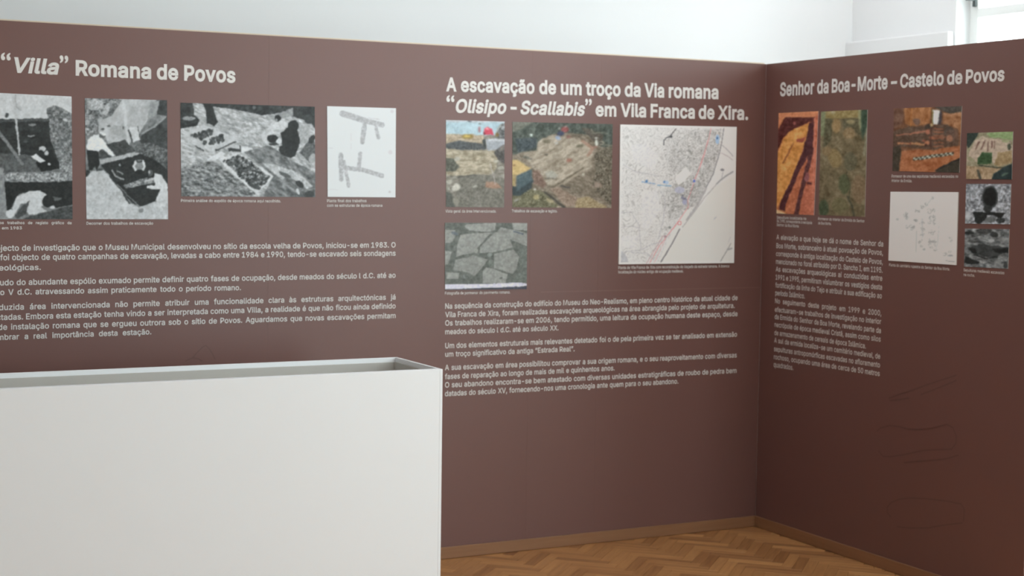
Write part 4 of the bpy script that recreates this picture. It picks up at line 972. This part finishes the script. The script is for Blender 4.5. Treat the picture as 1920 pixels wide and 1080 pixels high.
PICT = {
 'p1': ((182, 236), [(-195, 60), (519, 82), (525, 968), (-190, 965)], 120, paint_p1, 1.12, 0.0015, 'photograph', 'black-and-white photograph cut by the left edge, a man bending over a dig trench'),
 'p2': ((156, 226), [(40, 55), (705, 80), (715, 1042), (50, 1042)], 120, paint_p2, 1.12, 0.0015, 'photograph', 'tall black-and-white photograph of four people around a diagonal trench'),
 'p3': ((254, 176), [(75, 92), (1128, 125), (1128, 825), (80, 822)], 176, paint_p3, 1.10, 0.0015, 'photograph', 'wide black-and-white photograph of two crouching people beside trays of sherds'),
 'p4': ((130, 170), [(1218, 120), (1750, 138), (1748, 830), (1218, 828)], 223, paint_p4, 1.03, 0.0025, 'drawing', 'white plan sheet with two grey T-shaped wall outlines, right of the sherd photograph'),
 'q1': ((110, 162), [(90, 60), (740, 70), (730, 1015), (90, 1012)], 130, paint_q1, 1.12, 0.0015, 'photograph', 'small tall colour photograph of an excavation with a red dome and pale blue wall'),
 'q2': ((188, 160), [(60, 50), (1190, 75), (1170, 1025), (60, 1015)], 120, paint_q2, 1.12, 0.0015, 'photograph', 'colour photograph of an excavation from above with a yellow container at left'),
 'q3': ((154, 126), [(80, 100), (948, 103), (945, 810), (80, 812)], 100, paint_q3, 1.15, 0.003, 'photograph', 'grey-green photograph of irregular paving slabs above a white scale bar'),
 'q4': ((218, 262), [(80, 50), (862, 65), (845, 985), (68, 993)], 212, paint_q4, 1.32, 0.006, 'map', 'large pale street map with a red road line beside a blank river'),
 'r1': ((76, 192), [(90, 100), (425, 85), (388, 962), (76, 945)], 180, paint_r1, 1.3, 0.0015, 'photograph', 'narrow orange photograph of a long stone-lined grave, leftmost on the right wall'),
 'r2': ((88, 200), [(450, 88), (840, 70), (818, 978), (430, 962)], 110, paint_r2, 1.2, 0.0015, 'photograph', 'narrow olive-brown photograph of an excavated floor, beside the orange grave photograph'),
 'r3': ((128, 122), [(129, 108), (1110, 73), (1069, 1032), (105, 1007)], 120, paint_r3, 1.22, 0.0015, 'photograph', 'orange-brown photograph of a skeleton with a checkered scale bar'),
 'r4': ((128, 134), [(75, 65), (998, 75), (965, 1060), (50, 1000)], 205, paint_r4, 1.4, 0.004, 'drawing', 'white sheet with a faint pencil plan, below the skeleton photograph'),
 'r5': ((87, 88), [(55, 38), (402, 28), (390, 385), (48, 383)], 150, paint_r5, 1.2, 0.0015, 'photograph', 'small colour photograph of pinkish grooved rock with green moss'),
 'r6': ((86, 76), [(47, 418), (385, 420), (377, 722), (38, 718)], 150, paint_r6, 1.2, 0.0015, 'photograph', 'small grey photograph of a dark oval hollow in speckled rock'),
 'r7': ((84, 74), [(38, 755), (372, 760), (360, 1055), (30, 1040)], 118, paint_r7, 1.2, 0.0015, 'photograph', 'small grey photograph of a long dark rock-cut grave, lowest on the right wall'),
}
def print_mat():
    m = bpy.data.materials.new('printed_paper'); m.use_nodes = True
    N, L = m.node_tree.nodes, m.node_tree.links; p = N['Principled BSDF']
    at = N.new('ShaderNodeAttribute'); at.attribute_name = 'print'
    L.new(at.outputs['Color'], p.inputs['Base Color'])
    p.inputs['Roughness'].default_value = 0.5; p.inputs['Specular IOR Level'].default_value = 0.35
    return m
M_PRINT = print_mat()
NAMES = {'photograph': 'photograph', 'drawing': 'plan_drawing', 'map': 'street_map'}
GRP = {'photograph': 'photographs on the brown panels', 'drawing': 'plan drawings on the brown panels'}
for k, (res, quad, base, fn, gain, th, cat, label) in PICT.items():
    w, *C4 = SHEETS[k]
    nx, ny = res
    s = Sheet(nx, ny, quad, base, seed=sum(map(ord, k)), warp=1.6 if cat == 'photograph' and k != 'q3' else 0.6)
    s.feather = {'q2': 3, 'q1': 2, 'r2': 4, 'r3': 2, 'r1': 1, 'r5': 1, 'r6': 1, 'r7': 1, 'p2': 1, 'p1': 1, 'p3': 1}.get(k, 0)
    fn(s)
    if cat == 'photograph':
        s.grain(12, 7 * s.unit); s.grain(15, 3.0 * s.unit)
        if base in (120, 176, 150, 118) and k[0] != 'q': s.im = s.im + np.array([-2.5, 1.5, 0.5])
    s.soften(1)
    if k in ('r1', 'r3'):
        s.im = s.im * .92 + s.im.mean(2, keepdims=True) * .08
    colr = np.clip(lin(np.clip(s.im, 0, 255)) * gain * np.array([1.0, 1.0, 1.06] if SHEETS[k][0] == 'A' else [1.0, 1.06, 1.14]), 0.0, 0.86)
    tl, tr, br, bl = [np.array(p) for p in C4]
    cen = (tl + tr + br + bl) / 4
    org = wallp(w, cen[0], cen[1], 0.0)
    e = empty(NAMES[cat], org, label, cat, GRP.get(cat))
    u, v = np.meshgrid(np.linspace(0, 1, nx), np.linspace(0, 1, ny))
    P = ((1 - u) * (1 - v))[..., None] * tl + (u * (1 - v))[..., None] * tr + (u * v)[..., None] * br + ((1 - u) * v)[..., None] * bl
    U_, V_ = P[..., 0].ravel(), P[..., 1].ravel(); off = th + 0.0002
    if w == 'A': co = np.stack([U_ - org[0], np.full_like(U_, -off), V_ - org[2]], 1)
    else: co = np.stack([np.full_like(U_, -off), -U_ - org[1], V_ - org[2]], 1)
    i = np.arange(nx * ny).reshape(ny, nx)
    q = np.stack([i[1:, :-1], i[1:, 1:], i[:-1, 1:], i[:-1, :-1]], -1).reshape(-1, 4)
    me = bpy.data.meshes.new('print')
    me.vertices.add(nx * ny); me.vertices.foreach_set('co', co.ravel())
    me.loops.add(q.size); me.loops.foreach_set('vertex_index', q.ravel())
    me.polygons.add(len(q)); me.polygons.foreach_set('loop_start', np.arange(0, q.size, 4))
    me.update(calc_edges=True)
    at = me.attributes.new('print', 'FLOAT_COLOR', 'POINT')
    at.data.foreach_set('color', np.concatenate([colr.reshape(-1, 3), np.ones((nx * ny, 1))], 1).ravel())
    link('print', me, M_PRINT, e)
    V, F = [], []
    for o_ in (0.0, th):
        for p in (tl, tr, br, bl):
            a = wallp(w, p[0], p[1], o_); V.append((a[0] - org[0], a[1] - org[1], a[2] - org[2]))
    F = [(0, 1, 2, 3), (7, 6, 5, 4), (0, 4, 5, 1), (1, 5, 6, 2), (2, 6, 7, 3), (3, 7, 4, 0)]
    me = bpy.data.meshes.new('board'); me.from_pydata(V, [], F)
    link('backing_board', me, M_BOARDW, e)
    for (tx, a, b, cap) in CAPTIONS.get(k, []):
        text_line(e, w, tx, a, b, cap, 0.012, 0.0011, 1, 'caption')
bpy.data.objects.remove(_o); bpy.data.curves.remove(_c)
